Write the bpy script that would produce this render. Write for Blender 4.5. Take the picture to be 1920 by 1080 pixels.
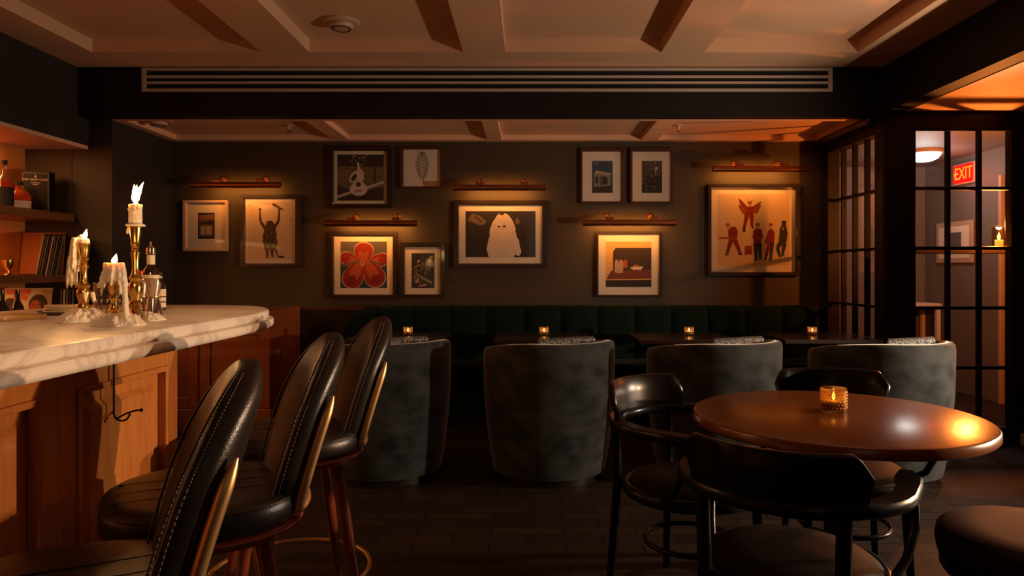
import bpy, bmesh, math, random
from mathutils import Vector, Matrix
random.seed(7)
PI = math.pi
SC = bpy.context.scene
COL = SC.collection
for o in list(bpy.data.objects): bpy.data.objects.remove(o, do_unlink=True)

# ------------------------------------------------------------------ camera
EYE = 1.22; F = 1300.0; CX = 990.0; CY = 508.0
cam_d = bpy.data.cameras.new('camera'); cam = bpy.data.objects.new('camera', cam_d); COL.objects.link(cam)
cam.location = (0, 0, EYE); cam.rotation_euler = (PI/2, 0, 0)
cam_d.sensor_width = 36; cam_d.lens = F/1920*36
cam_d.shift_x = (960-CX)/1920; cam_d.shift_y = -(540-CY)/1920
cam_d.clip_start = 0.05
SC.camera = cam

# ------------------------------------------------------------------ world / view
SC.view_settings.view_transform = 'Standard'; SC.view_settings.look = 'None'
SC.view_settings.gamma = 1; SC.view_settings.exposure = 0.0
SC.view_settings.use_curve_mapping = False
w = bpy.data.worlds.new('world'); SC.world = w; w.use_nodes = True
bg = w.node_tree.nodes['Background']; bg.inputs[0].default_value = (1, .55, .35, 1); bg.inputs[1].default_value = .004

# ------------------------------------------------------------------ lights
def light(name, kind, loc, power, color, size=.05, rot=None, size_y=None, spot=None, blend=.5):
    d = bpy.data.lights.new(name, kind); d.energy = power; d.color = color
    if kind == 'AREA':
        d.shape = 'RECTANGLE' if size_y else 'SQUARE'; d.size = size
        if size_y: d.size_y = size_y
    else: d.shadow_soft_size = size
    if spot: d.spot_size = math.radians(spot); d.spot_blend = blend
    o = bpy.data.objects.new(name, d); COL.objects.link(o); o.location = loc
    if rot: o.rotation_euler = rot
    return o
NEUTRAL = (1, .76, .55); WARM = (1, .42, .12); ORANGE = (1, .26, .04)
LX, LY, LZ = 3.6, 3.0, 1.05
def aim(frm, to):
    return (Vector(to)-Vector(frm)).to_track_quat('-Z', 'Y').to_euler()
light('bar_side_light', 'SPOT', (3.5, 2.25, 1.04), 420, (1, .60, .34), .035, rot=aim((3.5, 2.25, 1.04), (-1.1, 1.75, .80)), spot=44, blend=.6)
light('bar_fill_light', 'SPOT', (-.7, .35, 2.25), 20, (1, .62, .38), .05, rot=aim((-.7, .35, 2.25), (-1.25, 2.05, 1.1)), spot=44, blend=.7)  # added spot brightening candle wax and marble top; no pendant fitting hangs here
light('entrance_lamp_light', 'SPOT', (LX, LY, LZ), 270, NEUTRAL, .04, rot=aim((LX, LY, LZ), (-1, 2.5, 1.45)), spot=132, blend=.5)
light('ledge_lamp_light', 'POINT', (3.43, 5.05, 1.545), 140, ORANGE, .02)
light('room_fill_light', 'AREA', (.6, -2.2, 1.9), 1.5, NEUTRAL, 1.2, rot=(math.radians(75), 0, 0))  # soft fill added behind the camera, stands for no actual lamp
light('lobby_dome_light', 'POINT', (3.75, 6.56, 2.12), 12, (1, .93, .86), .13)
light('exit_sign_light', 'POINT', (4.15, 6.72, 2.12), 2.5, (1, .03, .02), .05)
light('back_bar_light', 'AREA', (-3.60, 3.4, 2.10), 18, WARM, .12, size_y=2.6)
light('shelf_light', 'AREA', (-3.52, 3.3, 1.56), 16, WARM, .08, size_y=2.6)
light('shelf_light', 'AREA', (-3.52, 3.3, 1.12), 8, WARM, .08, size_y=2.6)

# ------------------------------------------------------------------ materials
MATS = {}
def mat(name, color, rough=.5, metal=0, spec=.5, noise=0, nscale=8, color2=None, bump=0, bscale=60, coat=0,
        emit=None, estr=0, trans=0, ior=1.45, stretch=None, sheen=0, sss=0):
    m = bpy.data.materials.new(name); m.use_nodes = True; N = m.node_tree.nodes; L = m.node_tree.links
    b = N['Principled BSDF']; b.inputs['Base Color'].default_value = (*color, 1)
    b.inputs['Roughness'].default_value = rough; b.inputs['Metallic'].default_value = metal
    b.inputs['Specular IOR Level'].default_value = spec; b.inputs['IOR'].default_value = ior
    b.inputs['Coat Weight'].default_value = coat; b.inputs['Coat Roughness'].default_value = .08
    b.inputs['Transmission Weight'].default_value = trans
    b.inputs['Sheen Weight'].default_value = sheen; b.inputs['Sheen Roughness'].default_value = .35; b.inputs['Sheen Tint'].default_value = (.88, .86, .80, 1)
    if sss: b.inputs['Subsurface Weight'].default_value = sss; b.inputs['Subsurface Radius'].default_value = (1, .7, .45); b.inputs['Subsurface Scale'].default_value = .008
    if emit: b.inputs['Emission Color'].default_value = (*emit, 1); b.inputs['Emission Strength'].default_value = estr
    tc = N.new('ShaderNodeTexCoord'); mp = N.new('ShaderNodeMapping'); L.new(tc.outputs['Object'], mp.inputs[0])
    if stretch: mp.inputs['Scale'].default_value = stretch
    if color2:
        n = N.new('ShaderNodeTexNoise'); n.inputs['Scale'].default_value = nscale; n.inputs['Detail'].default_value = 6
        L.new(mp.outputs[0], n.inputs['Vector'])
        r = N.new('ShaderNodeValToRGB'); r.color_ramp.elements[0].position = .5-noise; r.color_ramp.elements[1].position = .5+noise
        r.color_ramp.elements[0].color = (*color, 1); r.color_ramp.elements[1].color = (*color2, 1)
        L.new(n.outputs['Fac'], r.inputs[0]); L.new(r.outputs[0], b.inputs['Base Color'])
    if bump:
        n2 = N.new('ShaderNodeTexNoise'); n2.inputs['Scale'].default_value = bscale; n2.inputs['Detail'].default_value = 4
        L.new(mp.outputs[0], n2.inputs['Vector'])
        bu = N.new('ShaderNodeBump'); bu.inputs['Strength'].default_value = bump; bu.inputs['Distance'].default_value = .01
        L.new(n2.outputs['Fac'], bu.inputs['Height']); L.new(bu.outputs[0], b.inputs['Normal'])
    MATS[name] = m; return m
def emis(name, color, s):
    m = bpy.data.materials.new(name); m.use_nodes = True; N = m.node_tree.nodes; L = m.node_tree.links
    N.clear(); e = N.new('ShaderNodeEmission'); o = N.new('ShaderNodeOutputMaterial')
    e.inputs[0].default_value = (*color, 1); e.inputs[1].default_value = s; L.new(e.outputs[0], o.inputs[0]); MATS[name] = m; return m
def pane(name, tint=(1, 1, 1), ior=1.5, rough=.02, gloss=1.0):
    m = bpy.data.materials.new(name); m.use_nodes = True; N = m.node_tree.nodes; L = m.node_tree.links; N.clear()
    t = N.new('ShaderNodeBsdfTransparent'); t.inputs[0].default_value = (*tint, 1)
    g = N.new('ShaderNodeBsdfGlossy'); g.inputs['Roughness'].default_value = rough; g.inputs[0].default_value = (gloss, gloss, gloss, 1)
    f = N.new('ShaderNodeFresnel'); f.inputs[0].default_value = ior
    x = N.new('ShaderNodeMixShader'); o = N.new('ShaderNodeOutputMaterial')
    gm = N.new('ShaderNodeNewGeometry'); mr = N.new('ShaderNodeMapRange'); mr.inputs['To Min'].default_value = ior; mr.inputs['To Max'].default_value = 1/ior
    L.new(gm.outputs['Backfacing'], mr.inputs['Value']); L.new(mr.outputs[0], f.inputs[0])
    L.new(f.outputs[0], x.inputs[0]); L.new(t.outputs[0], x.inputs[1]); L.new(g.outputs[0], x.inputs[2]); L.new(x.outputs[0], o.inputs[0])
    MATS[name] = m; return m

WALL = mat('dark_olive_paint', (.044, .030, .0145), .55, color2=(.050, .035, .017), noise=.2, nscale=2, bump=.05, bscale=180)
WALLD = mat('dark_blue_green_paint', (.020, .017, .016), .5, color2=(.024, .020, .019), noise=.2, nscale=2)
PLASTER = mat('cream_ceiling_paint', (.66, .40, .25), .6, color2=(.62, .37, .225), noise=.25, nscale=2, bump=.03, bscale=90)
NICHE = mat('niche_paint', (.06, .036, .021), .6, color2=(.05, .03, .018), noise=.3, nscale=3)
OAK = mat('oak_wood', (.60, .22, .050), .32, color2=(.44, .14, .030), noise=.28, nscale=9, stretch=(6, 6, .7), coat=.35, bump=.06, bscale=40)
OAKH = mat('oak_shelf_wood', (.20, .075, .025), .35, color2=(.13, .045, .014), noise=.3, nscale=9, stretch=(6, .7, 6), coat=.2)
NICHEWOOD = mat('back_bar_veneer', (.55, .20, .05), .45, color2=(.45, .15, .035), noise=.3, nscale=5, stretch=(4, 4, .6))
REDWOOD = mat('red_stained_wood', (.22, .045, .018), .25, color2=(.14, .026, .010), noise=.3, nscale=10, stretch=(5, 5, .6), coat=.6)
CABWOOD = mat('cabinet_cherry_wood', (.26, .070, .022), .33, color2=(.19, .048, .015), noise=.3, nscale=8, stretch=(5, 5, .7), coat=.4)
DARKWOOD = mat('dark_frame_wood', (.014, .007, .005), .35, color2=(.020, .010, .006), noise=.2, nscale=12, coat=.3)
BROWNFRAME = mat('reddish_frame_wood', (.075, .022, .010), .4, color2=(.055, .015, .007), noise=.3, nscale=12, coat=.2)
LIGHTFRAME = mat('pale_frame_wood', (.50, .36, .24), .4, color2=(.42, .29, .19), noise=.3, nscale=14)
TABLEWOOD = mat('varnished_table_wood', (.15, .042, .008), .24, color2=(.20, .058, .012), noise=.25, nscale=14, stretch=(.6, 6, 6), coat=.12, spec=.5)
TABLEWOOD.node_tree.nodes['Principled BSDF'].inputs['Coat Roughness'].default_value = .2
BLACKLAC = mat('black_lacquered_wood', (.006, .004, .003), .28, coat=.06, spec=.25)
CAFEWOOD = mat('dark_cafe_wood', (.022, .008, .004), .3, coat=.3)
LEATHER = mat('black_leather', (.016, .012, .009), .33, bump=.12, bscale=260, spec=.65)
REDLEATHER = mat('dark_brown_leather', (.008, .003, .0022), .55, bump=.1, bscale=200, spec=.14)
STITCH = mat('grey_thread', (.24, .21, .19), .6)
BRASS = mat('aged_brass', (.80, .50, .14), .22, metal=1, color2=(.60, .34, .09), noise=.3, nscale=30)
BRASSD = mat('brushed_brass', (.88, .56, .24), .42, metal=1)
COPPER = mat('copper_metal', (.45, .17, .07), .36, metal=1)
STEEL = mat('polished_steel', (.75, .68, .6), .12, metal=1)
BLACKMETAL = mat('black_metal', (.012, .010, .010), .35, metal=1)
VELVET = mat('grey_green_velvet', (.020, .022, .022), .8, color2=(.060, .064, .062), noise=.16, nscale=7, sheen=.7, spec=.1, bump=.1, bscale=12, stretch=(1, 1, 1.6))
GREENV = mat('bottle_green_velvet', (.0020, .009, .0062), .8, color2=(.0030, .013, .009), noise=.2, nscale=9, sheen=.03, spec=.08)
MATB = mat('cream_mat_board', (.72, .62, .48), .8)
WHITEP = mat('white_paint_metal', (.42, .33, .27), .45)
BLACKV = mat('black_void', (.002, .002, .002), .9)
PLASTIC = mat('white_plastic', (.50, .33, .22), .5)
WAX = mat('candle_wax', (.90, .76, .56), .6, spec=.3, sss=.35, bump=.6, bscale=160)
CERAMIC = mat('cream_ceramic', (.66, .50, .32), .35)
FLAME = emis('flame', (1, .50, .17), 380)
FLAMES = emis('small_flame', (1, .50, .16), 60)
DOME = emis('lit_white_glass', (1, .96, .92), 4)
GLASSP = pane('window_glass', (.93, .93, .93))
PICG = pane('picture_glass', (.97, .97, .97), 1.35, .06, .8)
GLASS = pane('clear_drinking_glass', (.86, .84, .80), 1.9, .03)
DARKGL = mat('dark_bottle_glass', (.02, .008, .004), .08, coat=.6)
AMBER = mat('amber_spirit', (.9, .16, .02), .1, trans=.75, emit=None, ior=1.35)
LABEL = mat('paper_label', (.62, .52, .38), .7)
RED = mat('red_ink', (.75, .03, .01), .6); BLACKI = mat('black_ink', (.012, .010, .010), .7)
CHAR = mat('dark_brown_ink', (.05, .025, .015), .7)
FABRICP = mat('patterned_fabric', (.30, .30, .28), .85, color2=(.08, .08, .08), noise=.02, nscale=60)

def floor_mat():
    m = bpy.data.materials.new('dark_parquet'); m.use_nodes = True; N = m.node_tree.nodes; L = m.node_tree.links; b = N['Principled BSDF']
    tc = N.new('ShaderNodeTexCoord'); mp = N.new('ShaderNodeMapping'); mp.inputs['Rotation'].default_value = (0, 0, 0)
    L.new(tc.outputs['Object'], mp.inputs[0]); br = N.new('ShaderNodeTexBrick'); L.new(mp.outputs[0], br.inputs[0])
    br.inputs['Color1'].default_value = (.034, .020, .013, 1); br.inputs['Color2'].default_value = (.018, .011, .008, 1)
    br.inputs['Mortar'].default_value = (.006, .004, .003, 1); br.inputs['Scale'].default_value = 1
    br.inputs['Brick Width'].default_value = .34; br.inputs['Row Height'].default_value = .10; br.inputs['Mortar Size'].default_value = .004
    L.new(br.outputs[0], b.inputs['Base Color']); b.inputs['Roughness'].default_value = .6; b.inputs['Specular IOR Level'].default_value = .25
    return m
def marble_mat():
    m = bpy.data.materials.new('veined_marble'); m.use_nodes = True; N = m.node_tree.nodes; L = m.node_tree.links; b = N['Principled BSDF']
    tc = N.new('ShaderNodeTexCoord'); n = N.new('ShaderNodeTexNoise'); n.inputs['Scale'].default_value = 2.2; n.inputs['Detail'].default_value = 9
    n.inputs['Distortion'].default_value = 1.2; n.inputs['Roughness'].default_value = .62; L.new(tc.outputs['Object'], n.inputs[0])
    r = N.new('ShaderNodeValToRGB'); e = r.color_ramp.elements
    e[0].position = .40; e[0].color = (.80, .70, .58, 1); e[1].position = .56; e[1].color = (.82, .72, .60, 1)
    k = e.new(.49); k.color = (.62, .53, .43, 1); k = e.new(.46); k.color = (.78, .68, .56, 1); k = e.new(.525); k.color = (.79, .69, .57, 1)
    L.new(n.outputs['Fac'], r.inputs[0]); L.new(r.outputs[0], b.inputs['Base Color']); b.inputs['Roughness'].default_value = .38
    return m
FLOORM = floor_mat(); MARBLE = marble_mat()

# ------------------------------------------------------------------ mesh building
class MB:
    def __init__(s): s.v = []; s.f = []; s.m = []; s.mi = 0
    def face(s, idx): s.f.append(tuple(idx)); s.m.append(s.mi)
    def box(s, x0, x1, y0, y1, z0, z1):
        n = len(s.v); s.v += [(x, y, z) for z in (z0, z1) for y in (y0, y1) for x in (x0, x1)]
        for q in ((0,2,3,1),(4,5,7,6),(0,1,5,4),(2,6,7,3),(0,4,6,2),(1,3,7,5)): s.face([n+i for i in q])
        return s
    def rings(s, rings, cap=True, closed=True, cap0=True):
        k = len(rings[0]); n = len(s.v)
        for r in rings: s.v += [tuple(p) for p in r]
        for i in range(len(rings)-1):
            for j in range(k if closed else k-1):
                a = n+i*k+j; b = n+i*k+(j+1) % k; s.face((a, b, b+k, a+k))
        if cap and closed:
            if cap0: s.face([n+j for j in range(k)][::-1])
            s.face([n+(len(rings)-1)*k+j for j in range(k)])
        return s
    def lathe(s, prof, c=(0, 0, 0), seg=24, axis='z', cap=True):
        rs = []
        for r, h in prof:
            ring = []
            for j in range(seg):
                a = 2*PI*j/seg; x, y = r*math.cos(a), r*math.sin(a)
                ring.append((c[0]+x, c[1]+y, c[2]+h) if axis == 'z' else ((c[0]+h, c[1]+x, c[2]+y) if axis == 'x' else (c[0]+x, c[1]-h, c[2]+y)))
            rs.append(ring)
        return s.rings(rs, cap)
    def tube(s, pts, rad, seg=8, closed=False, flat=1.0, up=None):
        pts = [Vector(p) for p in pts]; n = len(pts); rs = []; prev = None
        for i, p in enumerate(pts):
            a = pts[(i-1) % n] if (closed or i > 0) else p; b = pts[(i+1) % n] if (closed or i < n-1) else p
            t = (b-a).normalized() if (b-a).length > 1e-9 else Vector((0, 0, 1))
            u = Vector(up) if up else (prev if prev else (Vector((0, 0, 1)) if abs(t.z) < .9 else Vector((1, 0, 0))))
            x = (u-t*u.dot(t))
            x = x.normalized() if x.length > 1e-6 else t.orthogonal().normalized()
            prev = x; y = t.cross(x); r = rad[i] if isinstance(rad, (list, tuple)) else rad
            rs.append([p + x*(r*flat*math.cos(2*PI*j/seg)) + y*(r*math.sin(2*PI*j/seg)) for j in range(seg)])
        if closed: rs.append(rs[0]); return s.rings(rs, False)
        return s.rings(rs)
    def prism(s, poly, z0, z1):      # poly in xy
        return s.rings([[(x, y, z0) for x, y in poly], [(x, y, z1) for x, y in poly]])
    def polyxz(s, poly, y, x0=0, z0=0, k=1, t=0.0006):      # thin printed shape on a plane facing -Y
        n = len(poly); b = len(s.v)
        s.v += [(x0+k*x, y, z0+k*z) for x, z in poly]
        s.face(range(b, b+n)); return s
    def build(s, name, m, parent=None, smooth=None, bevel=0, sub=0, loc=None):
        me = bpy.data.meshes.new(name); me.from_pydata([tuple(v) for v in s.v], [], s.f)
        ms = m if isinstance(m, (list, tuple)) else [m]
        for x in ms: me.materials.append(x)
        if len(ms) > 1: me.polygons.foreach_set('material_index', s.m)
        bm = bmesh.new(); bm.from_mesh(me)
        if not getattr(s, 'keepn', False): bmesh.ops.recalc_face_normals(bm, faces=bm.faces)
        bm.to_mesh(me); bm.free()
        if smooth is not None:
            me.polygons.foreach_set('use_smooth', [True]*len(me.polygons)); me.set_sharp_from_angle(angle=math.radians(smooth))
        o = bpy.data.objects.new(name, me); COL.objects.link(o)
        if parent: o.parent = parent
        if loc: o.location = loc
        if bevel:
            bv = o.modifiers.new('bevel', 'BEVEL'); bv.width = bevel; bv.segments = 2; bv.limit_method = 'ANGLE'
        if sub:
            sd = o.modifiers.new('subdivision', 'SUBSURF'); sd.levels = sub; sd.render_levels = sub
        return o
def bx(*a): return MB().box(*a)
def tag(o, label=None, cat=None, group=None, kind=None):
    if label: o['label'] = label
    if cat: o['category'] = cat
    if group: o['group'] = group
    if kind: o['kind'] = kind
    return o
def thing(name, loc, label, cat, rz=0, group=None):
    o = bpy.data.objects.new(name, None); COL.objects.link(o); o.empty_display_size = .05
    o.location = loc; o.rotation_euler = (0, 0, rz); return tag(o, label, cat, group)
def struct(name, mb, m, **k): return tag(mb.build(name, m, **k), kind='structure')
def children(o): return [c for c in bpy.data.objects if c.parent == o]
def copy_tree(o, parent=None):
    c = o.copy(); COL.objects.link(c)
    if parent: c.parent = parent
    for ch in children(o): copy_tree(ch, c)
    return c
def text_mesh(txt, size, mb_name, m, parent, loc, rot, ext=.0008, sx=1):
    cu = bpy.data.curves.new('t', 'FONT'); cu.body = txt; cu.size = size; cu.extrude = ext; cu.align_x = 'CENTER'; cu.align_y = 'CENTER'
    t = bpy.data.objects.new('t', cu); COL.objects.link(t); bpy.context.view_layer.update()
    me = bpy.data.meshes.new_from_object(t.evaluated_get(bpy.context.evaluated_depsgraph_get()))
    bpy.data.objects.remove(t); bpy.data.curves.remove(cu)
    me.materials.clear(); me.materials.append(m)
    o = bpy.data.objects.new(mb_name, me); COL.objects.link(o); o.parent = parent; o.location = loc; o.rotation_euler = rot; o.scale = (sx, 1, 1)
    return o
def sq(a, rx, ry, e):      # superellipse point
    c, s_ = math.cos(a), math.sin(a)
    return (rx*math.copysign(abs(c)**e, c), ry*math.copysign(abs(s_)**e, s_))

# ================================================================== SETTING
YB = 5.9          # back wall
XR = 2.52; XL = -3.03
ZL = 2.32; ZH = 2.67
struct('floor', bx(-3.9, 4.6, -2.7, 7.9, -.1, 0), FLOORM)
struct('wall_back', bx(-3.9, XR, YB, YB+.1, 0, 2.6), WALL)
struct('wall_left', bx(-3.9, XL, 5.05, YB, 0, 2.36), WALLD)
struct('wall_niche_back', bx(-3.76, -3.66, -2.7, 5.05, 0, 2.7), NICHEWOOD)
struct('wall_niche_end', bx(-3.66, -3.32, 5.045, 5.05, .8, 2.13), NICHE)
struct('wall_left_bulkhead', bx(-3.66, -3.2, -2.7, 5.14, 2.13, 2.9), WALLD)
struct('wall_front', bx(-3.9, 4.6, -2.8, -2.7, 0, 2.9), WALLD)
struct('wall_right', bx(4.5, 4.6, -2.7, 4.9, 0, 2.4), WALL)
# bulkhead beam across the room with the vent in it
BEAMP = mat('near_black_paint', (.010, .0075, .006), .6, spec=.25)
struct('wall_crossbeam', bx(-3.2, XR+.6, 4.93, 5.03, ZL, 2.9), BEAMP)
struct('wall_right_bulkhead', bx(XR, XR+.12, -2.7, 4.93, 2.34, 2.9), BEAMP)
# front coffered ceiling
def ceiling_front():
    m = MB(); m.box(-3.2, XR, -2.7, 4.93, 2.755, 2.82)
    m2 = MB()
    edges = [(-3.2, -2.89), (-1.77, -1.45), (-.43, -.15), (.885, 1.17), (2.19, XR)]
    for a, b in edges: m2.box(a, b, -2.7, 4.93, ZH, 2.755)
    for i in range(4):
        a = edges[i][1]; b = edges[i+1][0]
        m2.box(a, b, 4.6, 4.93, ZH, 2.755); m2.box(a, b, 1.3, 1.6, ZH, 2.755); m2.box(a, b, -2.7, -2.2, ZH, 2.755)
    struct('ceiling', m, PLASTER); struct('trim_1', m2, PLASTER)
ceiling_front()
def ceiling_back():
    m = bx(-3.03, XR, 5.03, YB, 2.365, 2.42); struct('ceiling', m, PLASTER)
    m2 = MB(); m2.box(XL, XR, 5.03, 5.09, ZL, 2.365); m2.box(XL, XR, 5.82, YB, ZL, 2.365)
    for a, b in ((XL, -2.95), (-1.64, -1.50), (-.345, -.22), (.945, 1.09), (XR-.10, XR)): m2.box(a, b, 5.09, 5.82, ZL, 2.365)
    struct('trim_3', m2, PLASTER, bevel=.003)
ceiling_back()
struct('ceiling', bx(XR+.12, 4.5, -2.7, 4.85, 2.335, 2.42), PLASTER)

struct('trim_4', bx(XR-.10, XR, 4.95, YB, 2.27, ZL), MATS['dark_frame_wood'], bevel=.01)
# dado rail + dark wainscot
struct('trim_5', bx(-1.94, XR, YB-.02, YB, .885, .915), BROWNFRAME, bevel=.004)
struct('wall_wainscot', bx(XL, XR, YB-.012, YB, 0, .885), DARKWOOD)
struct('baseboard_back', bx(XL, XR, YB-.03, YB, 0, .13), DARKWOOD, bevel=.004)

FRAMEP = mat('dark_painted_frame', (.008, .0045, .0035), .5, spec=.3)
# side light window on the right
ROWS = [2.219, 1.80, 1.38, .96, .54, .12]
def side_window():
    FR = FRAMEP
    m = MB(); y0, y1 = 4.985, 5.76
    m.box(2.49, 2.59, 4.86, y0, 0, 2.33); m.box(2.49, 2.59, y1, YB, 0, 2.33)
    m.box(2.49, 2.59, y0, y1, 2.20, 2.33); m.box(2.49, 2.59, y0, y1, 0, .10)
    f = struct('window_1', m, FRAMEP, bevel=.004)
    g = MB(); bars = [y0+(y1-y0)*k/4 for k in (1, 2, 3)]
    for y in bars: g.box(2.515, 2.555, y-.009, y+.009, .10, 2.20)
    for z in ROWS[1:5]: g.box(2.513, 2.557, y0, y1, z-.010, z+.010)
    g.build('window_muntin', FRAMEP, f)
    p = bx(2.533, 2.537, y0, y1, .10, 2.20).build('window_pane', GLASSP, f)
side_window()
def front_door():
    m = MB(); Y0, Y1 = 4.86, 4.93
    m.box(2.59, 2.72, Y0, Y1, 0, 2.34); m.box(3.39, 4.5, Y0, Y1, 0, 2.34); m.box(2.72, 3.39, Y0, Y1, 2.219, 2.34); m.box(2.72, 3.39, Y0, Y1, 0, .12)
    f = struct('door_1', m, FRAMEP, bevel=.004)
    g = MB()
    for x in (2.955, 3.175): g.box(x-.012, x+.012, 4.865, 4.905, .12, 2.219)
    for z in ROWS[1:5]: g.box(2.72, 3.39, 4.862, 4.908, z-.012, z+.012)
    g.box(2.72, 3.39, 4.85, 4.865, 2.20, 2.225)
    g.build('door_muntin', FRAMEP, f, bevel=.003)
    bx(2.72, 3.39, 4.884, 4.888, .12, 2.219).build('door_pane', GLASSP, f)
front_door()
struct('trim_6', bx(3.45, 4.5, 4.80, 4.86, .0, .085), LIGHTFRAME, bevel=.004)
# lobby behind the glass
LOB = mat('lobby_wall_paint', (.17, .145, .12), .6, color2=(.14, .12, .10), noise=.3, nscale=2)
struct('ceiling', bx(XR-.0, 4.5, 5.03, 7.7, 2.36, 2.42), LOB)
struct('wall_lobby_back', bx(2.5, 4.5, 7.6, 7.7, 0, 2.42), LOB)
struct('wall_lobby_right', bx(4.35, 4.5, 4.93, 7.6, 0, 2.36), LOB)
struct('wall_lobby_left', bx(2.40, 2.52, 6.0, 7.7, 0, 2.42), LOB)
struct('trim_7', bx(2.65, 4.34, 4.95, 5.14, 1.345, 1.38), LIGHTFRAME, bevel=.004)
cst = thing('console_table', (4.12, 7.40, 0), 'small white table standing low in the lobby behind the glazed door', 'table')
bx(-.20, .20, -.17, .17, .84, .88).build('tabletop', MATB, cst, bevel=.004)
for a_, b_ in ((-.17, -.14), (.17, -.14), (-.17, .14), (.17, .14)): bx(a_-.02, a_+.02, b_-.02, b_+.02, 0, .84).build('leg', MATB, cst)
struct('door_2', bx(4.30, 4.35, 5.75, 6.25, 0, 2.05).box(4.31, 4.35, 6.32, 6.36, 0, 2.1), LIGHTFRAME, bevel=.006)

# ------------------------------------------------------------------ bar
def bar():
    b = thing('bar_counter', (-1.5, .8, 0), 'long oak panelled bar with a thick white marble top and rounded end', 'bar counter')
    ox, oy = 1.5, -.8
    XE = -.955
    def outline(off, yend=-1.0):
        pts = [(-1.95+ (-off)*0, yend), (XE+off, yend)]
        cx_, cy_, rx, ry = -1.45, 2.28, (1.45+XE)+off, .80+off
        for i in range(0, 25):
            a = PI/2*i/24
            x, y = sq(a, rx, ry, .86); pts.append((cx_+x, cy_+y))
        pts += [(-1.95, cy_+ry)]
        return [(x+ox, y+oy) for x, y in pts]
    def slab(name, z0, z1, off):
        rs = []
        for z, d in ((z0, -.008), (z0+.005, -.002), (z0+.010, 0), (z1-.010, 0), (z1-.003, -.004), (z1, -.011)):
            rs.append([(x, y, z) for x, y in outline(off+d)])
        m = MB(); m.rings(rs); return m.build(name, MARBLE, b, smooth=35)
    slab('marble_top', 1.038, 1.07, -.004)
    slab('marble_underslab', 1.006, 1.038, .014)
    # body
    XW = -1.15; YE = 2.275
    m = MB(); m.box(-1.9+ox, XW-.02+ox, -1+oy, YE+oy, .1, 1.006); m.build('bar_body', OAK, b)
    m = MB(); m.box(-1.9+ox, XW-.06+ox, -1+oy, YE-.03+oy, 0, .1); m.build('plinth', DARKWOOD, b)
    # frame and panels
    ys = [-.30, .20, .70, 1.20, 1.70, 2.275]
    st = MB(); mo = MB()
    for y0, y1 in zip(ys[:-1], ys[1:]):
        y0 += oy; y1 += oy; X = XW+ox
        st.box(X-.02, X, y0, y0+.065, .1, 1.006); st.box(X-.02, X, y1-.065, y1, .1, 1.006)
        st.box(X-.02, X, y0+.065, y1-.065, .92, 1.006); st.box(X-.02, X, y0+.065, y1-.065, .1, .24)
        a, c = y0+.065, y1-.065; w_ = .018
        for (p, q, r, s_) in ((a, a+w_, .24, .92), (c-w_, c, .24, .92), (a+w_, c-w_, .902, .92), (a+w_, c-w_, .24, .258)): mo.box(X-.02, X+.007, p, q, r, s_)
        pn = MB(); pn.rings([[(X-.02, a+.05, .29), (X-.02, c-.05, .29), (X-.02, c-.05, .87), (X-.02, a+.05, .87)],
                             [(X-.006, a+.068, .308), (X-.006, c-.068, .308), (X-.006, c-.068, .852), (X-.006, a+.068, .852)]])
        pn.build('raised_panel', OAK, b)
    st.build('panel_frame', OAK, b, bevel=.002); mo.build('panel_moulding', OAK, b, bevel=.004)
    # purse hook under the top
    hx, hy = XW+ox+.012, 1.905+oy
    h = MB(); h.tube([(hx, hy, 1.006), (hx, hy, .86)]+[(hx+.022-.022*math.cos(a), hy, .83-.022*math.sin(a)) for a in [PI*k_/10 for k_ in range(0, 11)]], .0026, 8)
    h.tube([(hx+.004, hy+.008*k_, .812+.016*math.sin(k_*.35)) if k_ == 0 else (hx+.004+.008*k_, hy+.007*k_, .812+.018*math.sin(k_*.30)) for k_ in range(7)], .0026, 8); h.lathe([(.001, -.006), (.006, 0), (.001, .006)], (hx+.052, hy+.042, .829), 8)
    h.build('bag_hook', BLACKMETAL, b, smooth=60)
bar()

# back bar: shelves, lower counter
tag(bx(-3.66, -3.30, -1.5, 5.045, 1.575, 1.632).build('wall_shelf', OAKH, bevel=.003), 'upper thick wooden shelf of the back bar, holding spirit bottles and a black box', 'shelf')
tag(bx(-3.66, -3.30, -1.5, 5.045, 1.14, 1.195).build('wall_shelf', OAKH, bevel=.003), 'lower thick wooden shelf of the back bar, holding upright records', 'shelf')
tag(bx(-3.655, -3.05, -1.5, 5.04, 0, .80).build('back_counter', OAKH, bevel=.003), 'low wooden back counter behind the marble bar', 'counter')
struct('trim_8', bx(-3.66, -3.205, -1.5, 5.14, 2.105, 2.13), PLASTER)

# ------------------------------------------------------------------ vent, detectors
def vent():
    v = thing('ceiling_vent', (-.29, 4.93, 2.50), 'long cream linear air vent set in the dark bulkhead beam', 'vent')
    x0, x1 = -2.74+.29, 2.16+.29
    zt, zb = 2.662-2.5, 2.492-2.5
    m = MB(); m.box(x0, x1, -.016, 0, zt-.022, zt); m.box(x0, x1, -.016, 0, zb, zb+.022); m.box(x0, x0+.03, -.016, 0, zb+.022, zt-.022); m.box(x1-.03, x1, -.016, 0, zb+.022, zt-.022)
    m.build('vent_frame', WHITEP, v, bevel=.002)
    m = bx(x0+.03, x1-.03, -.004, -.001, zb+.022, zt-.022); m.build('vent_backing', BLACKV, v)
    h = (zt-zb-.044); 
    for k in (1, 2):
        z = zb+.022+h*k/3; bx(x0+.03, x1-.03, -.015, -.003, z-.0095, z+.0095).build('vent_blade', WHITEP, v, bevel=.002)
vent()
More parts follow.
